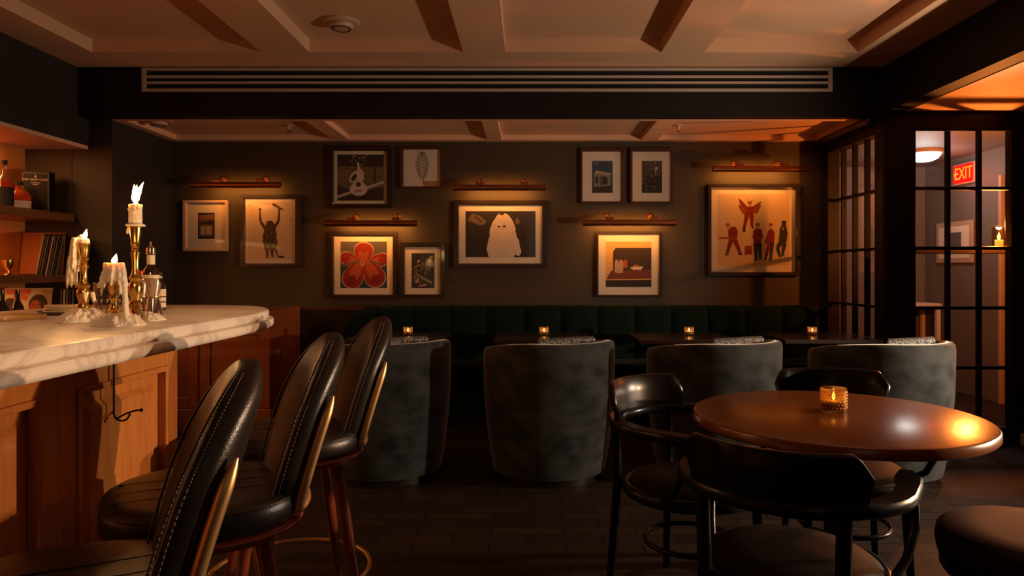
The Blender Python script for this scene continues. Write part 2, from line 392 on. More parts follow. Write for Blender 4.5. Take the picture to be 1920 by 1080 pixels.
def detector(x, y, z, r, label):
    d = thing('smoke_detector', (x, y, z), label, 'smoke detector')
    m = MB(); m.lathe([(0.01, -.0), (r, -.001), (r, -.012), (r*.93, -.018)], seg=32); m.build('detector_base', PLASTIC, d, smooth=40)
    m = MB(); m.lathe([(r*.62, -.018), (r*.66, -.024), (r*.60, -.040), (r*.45, -.046), (.01, -.047)], seg=32); m.build('detector_cover', PLASTIC, d, smooth=40)
    m = MB(); m.lathe([(r*.42, -.046), (r*.44, -.0485), (r*.50, -.0485), (r*.52, -.044)], seg=32, cap=False); m.build('detector_grille', CHAR, d)
detector(-1.15, 4.27, 2.755, .115, 'round smoke detector in the second ceiling coffer from the left')
detector(-2.80, 5.25, 2.365, .10, 'round smoke detector on the low back ceiling in its left corner')
def sprinkler(x, y, label):
    d = thing('sprinkler_head', (x, y, 2.365), label, 'sprinkler')
    m = MB(); m.lathe([(.004, 0), (.035, 0), (.035, -.006), (.012, -.012), (.010, -.03), (.004, -.031)], seg=20); m.build('escutcheon', PLASTIC, d, smooth=40)
    m = MB(); m.lathe([(.004, -.046), (.020, -.046), (.020, -.049), (.004, -.049)], seg=16); m.box(-.012, -.009, -.002, .002, -.047, -.028); m.box(.009, .012, -.002, .002, -.047, -.028); m.build('deflector', STEEL, d)
sprinkler((542-CX)*5.45/F, 5.45, 'small sprinkler head on the back ceiling between the left corner and the first beam')
sprinkler((1272-CX)*5.45/F, 5.45, 'small sprinkler head on the back ceiling near the right-hand corner')

# ------------------------------------------------------------------ pictures on the back wall
SB = F/YB
def wx(px): return (px-CX)/SB
def wz(py): return EYE+(CY-py)/SB
def picture(outer, inner, art, label, frame_m, draw, depth=.03, group=None, light_mat=MATB):
    X0, X1, Z1, Z0 = wx(outer[0]), wx(outer[2]), wz(outer[1]), wz(outer[3])
    cx_, zc = (X0+X1)/2, Z0
    p = thing('framed_picture', (cx_, YB, Z0), label, 'picture')
    def L(b): return wx(b[0])-cx_, wx(b[2])-cx_, wz(b[3])-Z0, wz(b[1])-Z0
    a0, a1, c0, c1 = L(outer); i0, i1, k0, k1 = L(inner); r0, r1, s0, s1 = L(art)
    m = MB()
    prof = ((0, 0), (depth, .0), (depth, .8), (depth-.012, 1.0), (0, 1.0))
    out = [(a0, c0), (a1, c0), (a1, c1), (a0, c1)]; inn = [(i0, k0), (i1, k0), (i1, k1), (i0, k1)]
    rs = []
    for d_, t in prof: rs.append([(o[0]+(q[0]-o[0])*t, -d_, o[1]+(q[1]-o[1])*t) for o, q in zip(out, inn)])
    m.rings(rs, cap=False); m.build('frame', frame_m, p)
    bx(i0-.004, i1+.004, -.009, 0, k0-.004, k1+.004).build('mat_board', light_mat, p)
    d = MB(); d.keepn = True; mats = draw(d, r0, r1, s0, s1)
    d.build('artwork', mats, p)
    bx(i0, i1, -depth+.010, -depth+.012, k0, k1).build('picture_glass', PICG, p)
    return p
def ink(name, c): 
    return MATS.get(name) or mat(name, c, .75)
def bgr(d, r0, r1, s0, s1, m, y=-.0095):
    d.mi = m; d.polyxz([(r0, s0), (r1, s0), (r1, s1), (r0, s1)], y)
class Draw:
    """prints polygons given in the artwork's own 0..1 frame, each new one a hair nearer"""
    def __init__(s, d, r0, r1, s0, s1): s.d = d; s.r0 = r0; s.s0 = s0; s.w = r1-r0; s.h = s1-s0; s.y = -.0098
    def poly(s, mi, pts):
        s.d.mi = mi; s.y -= .00004; n = len(s.d.v)
        s.d.v += [(s.r0+s.w*x, s.y, s.s0+s.h*z) for x, z in pts]
        s.d.face(range(n, n+len(pts)))
    def ell(s, mi, cx_, cz, rx, rz, rot=0, n=18, jit=0):
        pts = []
        for i in range(n):
            a = 2*PI*i/n; k = 1+random.uniform(-jit, jit); x, z = rx*math.cos(a)*k, rz*math.sin(a)*k
            pts.append((cx_+x*math.cos(rot)-z*math.sin(rot), cz+x*math.sin(rot)+z*math.cos(rot)))
        s.poly(mi, pts)
    def line(s, mi, x0, z0, x1, z1, w0, w1=None):
        w1 = w0 if w1 is None else w1; dx, dz = x1-x0, z1-z0; l = math.hypot(dx, dz) or 1; nx, nz = -dz/l, dx/l
        s.poly(mi, [(x0+nx*w0, z0+nz*w0), (x0-nx*w0, z0-nz*w0), (x1-nx*w1, z1-nz*w1), (x1+nx*w1, z1+nz*w1)])
I_TAN = ink('ink_tan', (.44, .30, .18)); I_SAND = ink('ink_sand', (.62, .46, .28)); I_OLIVE = ink('ink_olive', (.17, .115, .05)); I_DK = CHAR
I_GREY = ink('ink_grey', (.22, .19, .16)); I_BLUE = ink('ink_blue', (.012, .05, .10)); I_TEAL = ink('ink_teal', (.02, .07, .06))
I_CREAM = ink('ink_cream', (.66, .54, .42)); I_ORG = ink('ink_orange', (.38, .075, .014)); I_WINE = ink('ink_wine', (.20, .010, .008)); I_SLATE = ink('ink_slate', (.10, .09, .085))
I_RED2 = ink('ink_red', (.26, .016, .008)); I_SHADOW = ink('ink_shadow', (.03, .022, .016)); I_YEL = ink('ink_yellow', (.65, .38, .12))

def d_small(d, r0, r1, s0, s1):
    bgr(d, r0, r1, s0, s1, 0); D = Draw(d, r0, r1, s0, s1)
    D.poly(1, [(0, .62), (1, .70), (1, .95), (0, .9)]); D.poly(2, [(.1, .12), (.9, .12), (.9, .55), (.1, .55)]); D.poly(3, [(.2, .18), (.8, .18), (.8, .48), (.2, .48)])
    for k in range(5): D.line(3, .1, .72+.04*k, .95, .76+.04*k, .006)
    D.poly(0, [(.45, .18), (.5, .18), (.5, .48), (.45, .48)])
    return [I_SHADOW, ink('ink_maroon', (.16, .045, .02)), I_OLIVE, I_TAN]
def d_dancer(d, r0, r1, s0, s1):
    bgr(d, r0, r1, s0, s1, 0); D = Draw(d, r0, r1, s0, s1)
    D.line(1, .40, .52, .27, .66, .035, .03); D.line(1, .27, .66, .26, .84, .028, .018); D.ell(1, .26, .87, .03, .025)
    D.line(1, .56, .52, .69, .68, .035, .028); D.line(1, .69, .68, .70, .86, .028, .018); D.ell(1, .70, .88, .03, .02)
    D.line(1, .55, .965, .80, .86, .022, .010); D.line(1, .62, .95, .72, .88, .012)
    D.poly(1, [(.36, .50), (.60, .50), (.66, .30), (.62, .18), (.36, .18), (.33, .32)])
    D.ell(1, .49, .60, .10, .08, jit=.15); D.ell(1, .49, .53, .14, .07, jit=.2)
    random.seed(3)
    for k in range(26):
        x = random.uniform(.33, .66); z = random.uniform(.22, .5); D.line(1 if k % 3 else 2, x, z, x+random.uniform(-.05, .05), z-random.uniform(.05, .12), .010, .004)
    D.line(1, .42, .18, .43, .03, .035, .025); D.line(1, .54, .18, .54, .04, .035, .022); D.line(1, .60, .20, .68, .05, .018, .012); D.ell(1, .74, .05, .08, .018)
    return [I_SAND, CHAR, I_GREY]
def d_guitar(d, r0, r1, s0, s1):
    bgr(d, r0, r1, s0, s1, 0); D = Draw(d, r0, r1, s0, s1); random.seed(5)
    D.poly(1, [(0, .75), (1, .72), (1, 1), (0, 1)]); D.poly(3, [(0, 0), (1, 0), (1, .30), (.4, .18), (0, .35)])
    D.line(1, 0, .70, 1, .64, .006); D.line(1, .3, .52, 1, .50, .006); D.line(1, .81, .2, .81, .80, .012); D.line(1, .55, .35, 1, .33, .006)
    D.line(2, 0, .08, .35, .20, .030, .028); D.line(2, .55, .25, 1, .40, .028, .028); D.line(0, 0, .075, .35, .195, .006); D.line(0, .60, .27, 1, .395, .005)
    for k in range(22):
        x = .45+random.uniform(-.14, .16); z = random.uniform(.74, .97); a = random.uniform(0, PI); D.line(4 if k % 2 else 2, x, z, x+.06*math.cos(a), z+.06*math.sin(a), .008, .004)
    D.line(2, .45, .82, .47, .62, .018, .03)
    D.ell(2, .37, .52, .085, .15, -.6); D.ell(3, .36, .50, .045, .09, -.6); D.ell(2, .50, .56, .075, .14, .25); D.line(3, .40, .42, .50, .60, .012, .008)
    D.line(2, .48, .58, .46, .36, .045, .06)
    D.ell(2, .46, .25, .19, .15, 0, 26); D.ell(2, .46, .34, .12, .10); D.ell(3, .455, .35, .058, .052); D.poly(5, [(.39, .20), (.52, .20), (.52, .225), (.39, .225)])
    return [I_OLIVE, I_SHADOW, I_CREAM, I_DK, I_GREY, I_WINE]
def d_leaf(d, r0, r1, s0, s1):
    D = Draw(d, r0, r1, s0, s1); d.mi = 0; bgr(d, r0, r1, s0, s1, 1)
    D.line(0, .53, .08, .50, .92, .008)
    for k in range(12):
        z = .20+.062*k; l = .17*math.sin(PI*(k+1.6)/14)+.03
        for s_ in (-1, 1):
            D.poly(0, [(.51, z), (.51+s_*l*.5, z+.012), (.51+s_*l, z+.060), (.51+s_*l*.92, z+.068), (.51+s_*l*.35, z+.034)])
    D.ell(0, .50, .90, .02, .05)
    return [CHAR, MATB]
def petal(D, m, pts): D.poly(m, pts)
def blob(cx_, cz, ang, length, width, n=22, tip=1.4):
    pts = []
    for i in range(n):
        a = 2*PI*i/n; t = (1-math.cos(a))/2; wv = width*math.sin(a)*(.45+.55*t**.8)
        x = length*t; pts.append((cx_+x*math.cos(ang)-wv*math.sin(ang), cz+x*math.sin(ang)+wv*math.cos(ang)))
    return pts
def d_flower(d, r0, r1, s0, s1):
    bgr(d, r0, r1, s0, s1, 0); D = Draw(d, r0, r1, s0, s1)
    D.poly(5, [(0, 0), (1, 0), (1, .5), (0, .5)])
    defs = [(.49, .48, 88, .49, .25), (.48, .50, 158, .52, .17), (.54, .50, 18, .52, .17), (.44, .58, -116, .62, .27), (.56, .58, -62, .60, .27)]
    for a in defs[:3]+defs[3:]:
        cx_, cz, an, l, w_ = a; an = math.radians(an)
        pts = [(min(1, max(0, x)), min(1, max(0, z))) for x, z in blob(cx_, cz, an, l+.03, w_+.018)]; D.poly(1, pts)
        pts = [(min(1, max(0, x)), min(1, max(0, z))) for x, z in blob(cx_, cz, an, l, w_)]; D.poly(2, pts)
        pts = [(min(1, max(0, x)), min(1, max(0, z))) for x, z in blob(cx_, cz, an, l*.74, w_*.55)]; D.poly(3, pts)
        pts = [(min(1, max(0, x)), min(1, max(0, z))) for x, z in blob(cx_+.55*l*math.cos(an), cz+.55*l*math.sin(an), an, l*.36, w_*.5)]; D.poly(4 if an < 0 else 2, pts)
    D.ell(1, .47, .53, .05, .06, jit=.1); D.ell(3, .47, .54, .03, .04)
    D.line(0, .05, .48, .40, .58, .012, .02); D.line(0, .62, .58, .95, .50, .02, .012)
    return [I_SLATE, I_TAN, I_RED2, I_ORG, I_WINE, I_BLUE]
def d_photo(d, r0, r1, s0, s1):
    bgr(d, r0, r1, s0, s1, 0); D = Draw(d, r0, r1, s0, s1); random.seed(11)
    for k in range(16):
        D.ell(random.choice((1, 1, 2, 3)), random.uniform(.12, .88), random.uniform(.08, .92), random.uniform(.04, .11), random.uniform(.025, .06), random.uniform(0, 3), 12, .25)
    D.line(2, .2, .40, .9, .14, .03, .05); D.line(2, .05, .55, .35, .68, .02); D.ell(3, .85, .88, .1, .05, .4, jit=.2); D.line(3, .3, .05, .65, .10, .02, .03)
    return [I_SHADOW, I_OLIVE, I_GREY, I_TAN]
def d_hairy(d, r0, r1, s0, s1):
    bgr(d, r0, r1, s0, s1, 0); D = Draw(d, r0, r1, s0, s1); random.seed(2)
    D.poly(1, [(.02, .80), (.10, .95), (.2, .9), (.3, .78), (.26, .70), (.20, .69), (.10, .76)]); D.line(2, .14, .88, .24, .76, .02, .008)
    D.ell(1, .74, .78, .03, .07, jit=.2); D.ell(2, .92, .48, .05, .02)
    pts = []
    base = [(.33, 0), (.31, .10), (.30, .22), (.33, .38), (.35, .48), (.34, .58), (.37, .70), (.41, .82), (.45, .92), (.49, .955), (.52, .93), (.57, .955), (.62, .90), (.67, .80), (.71, .68), (.715, .56), (.735, .45), (.77, .36), (.785, .22), (.80, .10), (.76, .03), (.71, .06), (.69, 0)]
    for (x0, z0), (x1, z1) in zip(base[:-1], base[1:]):
        for t in (0, .5): pts.append((x0+(x1-x0)*t+random.uniform(-.007, .007), max(0, z0+(z1-z0)*t+random.uniform(-.006, .006))))
    pts.append(base[-1]); D.poly(3, pts[::-1])
    for k in range(60):
        x = random.uniform(.38, .70); z = random.uniform(.06, .75); D.line(4, x, z, x+random.uniform(-.01, .01), z-.06, .0025, .001)
    D.ell(0, .48, .665, .022, .016); D.ell(0, .555, .67, .024, .018); D.poly(0, [(.48, .93), (.51, .91), (.56, .93), (.53, .955)])
    return [I_SHADOW, I_OLIVE, I_DK, I_CREAM, I_SAND]
def d_building(d, r0, r1, s0, s1):
    bgr(d, r0, r1, s0, s1, 0); D = Draw(d, r0, r1, s0, s1)
    D.poly(1, [(0, 0), (1, 0), (1, .25), (0, .18)]); D.ell(3, .2, .92, .13, .08, jit=.2); D.poly(2, [(.08, .20), (.9, .22), (.92, .62), (.25, .70), (.08, .60)])
    D.poly(4, [(.15, .70), (.9, .62), (.92, .55), (.15, .60)]); D.poly(5, [(.4, .25), (.75, .27), (.75, .50), (.4, .52)]); D.poly(3, [(.43, .3), (.52, .3), (.52, .48), (.43, .49)]); D.poly(4, [(.35, .20), (.62, .24), (.6, .26), (.35, .22)])
    D.poly(1, [(.15, .3), (.3, .3), (.3, .5), (.15, .5)])
    return [I_BLUE, I_DK, I_GREY, I_SLATE, I_TAN, I_SHADOW]
def d_lights(d, r0, r1, s0, s1):
    bgr(d, r0, r1, s0, s1, 0); D = Draw(d, r0, r1, s0, s1); random.seed(9)
    for k in range(60):
        x = random.choice((.06, .2, .3, .42, .5, .66)) + random.uniform(-.03, .03); z = random.uniform(.04, .96)
        if x > .6 and .4 < z < .6: continue
        D.poly(random.choice((1, 2, 1, 3)), [(x-.018, z-.012), (x+.018, z-.012), (x+.018, z+.014), (x-.018, z+.014)])
    D.ell(1, .71, .76, .07, .06); D.line(1, .66, .7, .68, .52, .02, .012); D.line(1, .78, .62, .80, .55, .015)
    return [I_SHADOW, I_TAN, I_GREY, I_RED2]
def d_still(d, r0, r1, s0, s1):
    bgr(d, r0, r1, s0, s1, 0); D = Draw(d, r0, r1, s0, s1)
    D.poly(1, [(.16, .28), (.16, .78), (.22, .86), (1, .86), (1, .28)]); D.poly(2, [(0, .15), (.12, .36), (1, .38), (1, .15)]); D.poly(3, [(0, 0), (1, 0), (1, .15), (0, .15)]); D.line(0, 0, .16, 1, .17, .012)
    for x in (.24, .34, .43):
        D.poly(4 if x < .4 else 5, [(x-.045, .32 if x < .3 else .42), (x+.045, .32 if x < .3 else .42), (x+.045, .55), (x+.02, .60), (x-.02, .60), (x-.045, .55)])
    D.poly(4, [(.20, .32), (.30, .30), (.38, .32), (.38, .56), (.20, .55)])
    D.poly(6, [(.52, .42), (.60, .38), (.78, .38), (.82, .46), (.72, .44), (.66, .50), (.60, .44)]); D.poly(5, [(.58, .46), (.68, .44), (.74, .47), (.66, .50)])
    return [I_YEL, I_DK, ink('ink_maroon', (.16, .045, .02)), I_SHADOW, I_TAN, I_ORG, I_CREAM]
def d_band(d, r0, r1, s0, s1):
    bgr(d, r0, r1, s0, s1, 0); D = Draw(d, r0, r1, s0, s1)
    # winged figure
    D.poly(1, [(.375, .70), (.50, .70), (.505, .80), (.54, .82), (.62, .90), (.60, .88), (.50, .82), (.44, .83), (.385, .80), (.30, .94), (.29, .92), (.35, .78)])
    D.line(1, .41, .79, .315, .91, .022, .012); D.line(1, .47, .79, .60, .885, .022, .010)
    for s_ in (0, 1):
        for k in range(8):
            t = k/8
            if s_ == 0: D.line(2, .40-.08*t, .78+.10*t, .345-.06*t, .72+.11*t, .014, .006)
            else: D.line(2, .48+.11*t, .78+.09*t, .545+.06*t, .72+.11*t, .014, .006)
    D.ell(3, .445, .855, .030, .035); D.ell(2, .445, .88, .036, .018); D.line(2, .43, .90, .41, .94, .006, .002); D.line(2, .46, .90, .50, .92, .006, .002)
    D.line(1, .405, .70, .375, .56, .032, .018); D.line(1, .47, .70, .475, .55, .032, .016); D.line(4, .372, .56, .365, .49, .018, .016); D.line(4, .475, .55, .49, .52, .014, .012); D.poly(4, [(.35, .47), (.39, .47), (.38, .50), (.355, .50)])
    # guitarist
    D.poly(1, [(.15, .38), (.27, .38), (.28, .48), (.25, .54), (.19, .54), (.15, .50)]); D.ell(3, .15, .55, .028, .032); D.ell(2, .14, .575, .03, .016)
    D.line(2, .02, .383, .16, .388, .010, .012); D.ell(2, .21, .38, .05, .03); D.line(1, .19, .36, .13, .17, .032, .018); D.line(1, .24, .36, .31, .18, .032, .018); D.poly(4, [(.10, .145), (.15, .145), (.15, .165), (.11, .165)]); D.poly(4, [(.29, .15), (.35, .15), (.33, .18), (.29, .18)])
    D.poly(2, [(.375, .15), (.48, .155), (.475, .28), (.38, .275)]); D.poly(1, [(.39, .17), (.465, .17), (.465, .20), (.39, .20)])
    # two men standing
    D.poly(1, [(.485, .40), (.50, .49), (.53, .52), (.58, .52), (.615, .49), (.625, .39), (.60, .37), (.60, .30), (.50, .30), (.50, .37)]); D.ell(3, .555, .545, .026, .035); D.ell(2, .555, .575, .032, .02)
    D.line(4, .525, .31, .535, .09, .030, .016); D.line(4, .58, .31, .59, .10, .028, .016); D.poly(4, [(.50, .055), (.55, .075), (.55, .10), (.52, .10)]); D.poly(4, [(.57, .08), (.61, .09), (.60, .11), (.57, .11)]); D.ell(3, .56, .385, .02, .008)
    D.poly(1, [(.68, .31), (.69, .46), (.72, .51), (.76, .51), (.79, .46), (.78, .32)]); D.ell(3, .725, .545, .022, .032); D.ell(2, .735, .57, .028, .022)
    D.line(1, .72, .32, .665, .10, .028, .016); D.line(4, .755, .32, .735, .08, .028, .016); D.poly(4, [(.635, .075), (.68, .085), (.68, .105), (.65, .10)]); D.poly(4, [(.71, .075), (.745, .075), (.74, .10), (.71, .10)]); D.line(1, .69, .40, .655, .31, .012, .008)
    # man leaning in black
    D.poly(5, [(.85, .34), (.865, .52), (.90, .58), (.945, .57), (.97, .45), (.955, .34), (.93, .31), (.87, .30)]); D.ell(4, .92, .60, .032, .032); D.poly(3, [(.895, .52), (.905, .55), (.915, .50), (.905, .49)])
    D.line(5, .875, .32, .83, .25, .03, .025); D.line(5, .83, .25, .86, .14, .022, .016); D.line(5, .93, .32, .90, .16, .028, .016); D.poly(5, [(.85, .12), (.89, .12), (.88, .15), (.85, .15)]); D.poly(5, [(.885, .135), (.93, .14), (.92, .16), (.89, .16)])
    return [I_SAND, ink('ink_crimson', (.20, .012, .008)), ink('ink_brick', (.26, .05, .015)), I_TAN, I_SHADOW, ink('ink_black_green', (.02, .028, .016))]

picture((346, 376, 429, 471), (353, 381, 424, 466), (372, 399, 403.5, 448), 'small pale-framed picture with a wide cream mat, leftmost on the back wall', LIGHTFRAME, d_small)
picture((453, 365, 567, 500), (461, 373, 554.5, 494), (467, 379, 549, 487), 'black-framed print of a long-haired figure seen from behind raising both arms', DARKWOOD, d_dancer)
picture((618, 275, 735, 391), (627, 283.5, 726, 382.5), (633, 290, 720, 376.5), 'square black-framed picture of an acoustic guitar and bent limbs', DARKWOOD, d_guitar)
picture((751, 277, 831, 354), (757, 281, 826, 350), (757, 281, 826, 350), 'small square picture of a single dark fern leaf on cream', BROWNFRAME, d_leaf)
picture((618, 434, 745, 559), (627, 443, 737, 552), (639, 453, 726, 540), 'black-framed picture of a large red and orange flower', DARKWOOD, d_flower)
picture((751, 455, 834, 557), (759.5, 463.5, 826, 551.5), (772, 475, 815, 540), 'small dark black and white photo right of the red flower picture', DARKWOOD, d_photo)
picture((851, 376, 1026, 502), (861, 385, 1016, 494), (873, 396, 1004, 482.5), 'wide black-framed picture of a shaggy white creature with two small eyes', DARKWOOD, d_hairy)
picture((1088, 279, 1171, 382), (1092, 285, 1166, 378), (1110, 302, 1148.5, 362), 'brown-framed photo of a low building under a deep blue sky', BROWNFRAME, d_building)
picture((1181, 279, 1261, 382), (1185.5, 285, 1258, 378), (1203, 302, 1241, 362), 'brown-framed dark photo full of tiny vertical lights', BROWNFRAME, d_lights)
p10 = picture((1117, 434, 1240, 557), (1122, 440, 1235, 552.5), (1135.5, 453, 1221, 538), 'thin dark frame with a deep pale mat around a still life of sauce bottles', DARKWOOD, d_still)
picture((1326, 346, 1498, 517), (1333, 352, 1490, 510), (1345, 364, 1480, 498), 'largest square picture, rightmost on the back wall, of a winged red figure above four men', DARKWOOD, d_band, depth=.035)

# picture lights
def picture_light(px0, px1, py, label, power, dep=.16):
    d = YB-dep; s = F/d
    x0, x1 = (px0-CX)/s, (px1-CX)/s; z = EYE+(CY-py)/s; cx_ = (x0+x1)/2; h = (x1-x0)/2
    p = thing('picture_light', (cx_, YB, z), label, 'picture light')
    m = MB(); n = 12; rs = []
    ring = lambda x, k: [(x, -dep+.026*k*math.cos(a), .026*k*math.sin(a)) for a in [PI*.22+PI*1.22*j/n for j in range(n+1)]]
    ring2 = lambda x, k: [(x, -dep+.023*k*math.cos(a), .023*k*math.sin(a)) for a in [PI*.22+PI*1.22*j/n for j in range(n+1)]][::-1]
    m.rings([ring(-h, 1)+ring2(-h, 1), ring(h, 1)+ring2(h, 1)]); m.rings([ring(-h-.002, 1), ring(-h+.002, 1)]); m.rings([ring(h-.002, 1), ring(h+.002, 1)])
    m.build('lamp_shade', COPPER, p, smooth=40)
    for sx in (-.195, .195):
        if sx < 0: sx = -h*.42
        else: sx = h*.55
        a = MB(); a.tube([(sx*.9, -.004, .07), (sx*.95, -.05, .085), (sx, -dep*.75, .06), (sx, -dep+.004, .032)], .005, 8); a.build('arm', COPPER, p, smooth=60)
        b = MB(); b.box(sx-.035, sx+.035, -dep-.014, -dep+.016, .020, .042); b.lathe([(.010, .042), (.013, .046), (.008, .052)], (sx-.02, -dep, 0), 10); b.lathe([(.010, .042), (.013, .046), (.008, .052)], (sx+.02, -dep, 0), 10)
        b.build('clamp', COPPER, p, bevel=.004)
    m = MB(); m.lathe([(.004, -.010), (.035, -.010), (.035, 0), (.004, 0)], (0, 0, 0), 20, 'y') if False else m.box(-h*.42-.022, -h*.42+.022, -.008, 0, .052, .090); m.build('wall_plate', COPPER, p, bevel=.004); bx(h*.52-.022, h*.52+.022, -.008, 0, .052, .090).build('wall_plate', COPPER, p, bevel=.004)
    l = light('picture_light_beam', 'AREA', (cx_, YB-dep, z-.004), power*4, (1, .34, .06), h*1.5, rot=(math.radians(48), 0, 0), size_y=.02)
    l.parent = None
picture_light(357, 526, 347, 'slim copper picture light above the two leftmost pictures', .55)
picture_light(609, 782, 419, 'copper picture light above the red flower picture', .9)
picture_light(850, 1023, 352, 'copper picture light above the shaggy white creature picture', .8)
picture_light(1093, 1267, 418, 'copper picture light above the sauce bottle still life', .9)
picture_light(1336, 1511, 317, 'copper picture light above the large picture with the winged red figure', .8)

# ------------------------------------------------------------------ cabinet by the back wall
def cabinet():
    c = thing('sideboard_cabinet', (-2.5, 5.53, 0), 'reddish wood panelled cabinet against the back wall beyond the end of the bar', 'cabinet')
    ox, oy = 2.5, -5.53; x1 = -1.94+ox; x0 = -3.0+ox; y0 = 5.21+oy; y1 = 5.885+oy
    bx(x0, x1-.01, y0+.01, y1, .0, .89).build('carcass', CABWOOD, c)
    bx(x0, x1+.008, y0-.012, y1, .89, .92).build('cabinet_top', CABWOOD, c, bevel=.004)
    f = MB()
    for a, b in ((x0+.02, x0+.52), (x0+.54, x1)):
        f.box(a, a+.07, y0-.004, y0+.01, .19, .89); f.box(b-.07, b, y0-.004, y0+.01, .19, .89); f.box(a+.07, b-.07, y0-.004, y0+.01, .74, .89); f.box(a+.07, b-.07, y0-.004, y0+.01, .19, .27)
    f.build('front_frame', CABWOOD, c, bevel=.003)
    g = MB(); g.box(x1-.01, x1+.004, y0, y0+.06, .19, .89); g.box(x1-.01, x1+.004, y1-.06, y1, .19, .89); g.box(x1-.01, x1+.004, y0+.06, y1-.06, .80, .89); g.box(x1-.01, x1+.004, y0+.06, y1-.06, .19, .26); g.build('side_frame', CABWOOD, c, bevel=.003)
    bx(x0, x1+.012, y0-.014, y1, 0, .185).build('base_moulding', CABWOOD, c, bevel=.006)
cabinet()

# ------------------------------------------------------------------ banquette
def banquette():
    b = thing('banquette', (.45, 5.5, 0), 'long bottle green velvet banquette with channelled back along the back wall', 'sofa')
    ox, oy = -.45, -5.5; X0, X1 = -1.55, 2.40
    n = 13; w_ = (X1-X0-.0)/n
    for k in range(n):
        a = X0+ox+k*w_; c = a+w_; m = MB(); rs = []
        hgt = .935 if k > 0 else .90
        for j in range(13):
            t = j/12; x = a+.002+(w_-.004)*t; bulge = .030*(1-(2*t-1)**4)
            top = hgt
            if k == 0: top = .62+.315*math.sqrt(max(0, 1-(1-t)**2))
            prof = [(5.86, .40), (5.70-bulge, .40), (5.70-bulge, .60), (5.72-bulge, top-.05), (5.735-bulge*.6, top-.012), (5.77, top), (5.86, top-.005)]
            rs.append([(x, y+oy, z) for y, z in prof])
        m.rings(rs); m.build('back_channel', GREENV, b, smooth=50)
    s = MB(); s.box(X0+ox, X1+ox, 5.33+oy, 5.72+oy, .36, .50); s.build('seat_cushion', GREENV, b, bevel=.03)
    s = MB(); s.box(X0+ox+.02, X1+ox-.02, 5.36+oy, 5.86+oy, .10, .36); s.build('base_panel', GREENV, b, bevel=.008)
    s = MB(); s.box(X0+ox+.03, X1+ox-.03, 5.42+oy, 5.86+oy, 0, .10); s.build('plinth', DARKWOOD, b)
    e = MB(); e.prism([(X0+ox-.04, 5.40+oy), (X0+ox, 5.40+oy), (X0+ox, 5.86+oy), (X0+ox-.04, 5.86+oy)], 0, .66); e.build('end_panel', GREENV, b, bevel=.02)
banquette()

# ------------------------------------------------------------------ cafe tables and votives
def votive(loc, label, big=1.0, group=None, cupm=None):
    v = thing('votive_candle', loc, label, 'candle')
    r, h = .033*big, .062*big; v.scale = (1, 1, 1)
    m = MB(); m.lathe([(r*.2, .001), (r*.95, 0), (r, .004), (r, h), (r*.9, h), (r*.88, .010), (r*.2, .009)], seg=28); m.build('glass_cup', VOTA if big > 1 else VOTB, v, smooth=40)
    s = MB()
    for row in range(6):
        for k in range(22):
            a = 2*PI*(k+.5*(row % 2))/22; z = h*(.20+.13*row); c = (r*1.005*math.cos(a), r*1.005*math.sin(a), z); q = .0022*big
            s.lathe([(q*.2, -q), (q, 0), (q*.2, q)], c, 5)
    s.build('glass_stud', VOTS, v)
    m = MB(); m.lathe([(.002, .011), (r*.8, .011), (r*.8, .028*big), (.002, .028*big)], seg=20); m.build('tealight', WAX, v, smooth=40)
    f = MB(); f.lathe([(.0006, .029*big), (.0040*big, .034*big), (.0036*big, .041*big), (.0006, .052*big)], seg=10); f.build('flame', FLAMES, v, smooth=60)
    return v
VOTG = pane('votive_glass', (.62, .52, .42), 1.6, .05)
def amber_glass(name, col, tint, k):
    m = pane(name, tint, 1.6, .08); N = m.node_tree.nodes; L = m.node_tree.links
    x = [n for n in N if n.type == 'MIX_SHADER'][0]; o = [n for n in N if n.type == 'OUTPUT_MATERIAL'][0]
    t = N.new('ShaderNodeBsdfTranslucent'); t.inputs[0].default_value = (*col, 1); y = N.new('ShaderNodeMixShader'); y.inputs[0].default_value = k
    L.new(x.outputs[0], y.inputs[1]); L.new(t.outputs[0], y.inputs[2]); L.new(y.outputs[0], o.inputs[0]); return m
VOTA = amber_glass('votive_amber_glass', (.55, .32, .10), (.45, .34, .20), .35); VOTB = amber_glass('votive_pale_glass', (.8, .6, .4), (.75, .65, .55), .12); VOTS = amber_glass('votive_stud_glass', (1, .72, .35), (.8, .65, .45), .75)
def cafe_table(x, y, label):
    t = thing('cafe_table', (x, y, 0), label, 'table')
    m = MB(); m.box(-.34, .34, -.28, .28, .718, .75); m.build('tabletop', CAFEWOOD, t, bevel=.005)
    m = MB(); m.lathe([(.03, .02), (.028, .70), (.05, .718)], seg=20); m.build('column', BLACKMETAL, t, smooth=40)
    m = MB(); m.lathe([(.21, 0), (.21, .012), (.06, .025), (.03, .03)], seg=28); m.build('base', BLACKMETAL, t, smooth=40)
TX = [-.92, .10, 1.10, 2.10]
TL = ['square dark wood table behind the leftmost velvet tub chair', 'square dark wood table behind the second velvet tub chair from left', 'square dark wood table behind the third velvet tub chair from left', 'square dark wood table behind the rightmost velvet tub chair']
for x, l in zip(TX, TL): cafe_table(x, 5.03, l)
VL = ['small glass votive half hidden behind the farthest bar stool', 'small lit glass votive on the second wall table from left', 'small lit glass votive on the third wall table from left', 'small lit glass votive on the rightmost wall table']
for px, l in zip((765, 1020, 1292, 1523), VL):
    y = 5.08; votive(((px-CX)*y/F, y, .75), l)

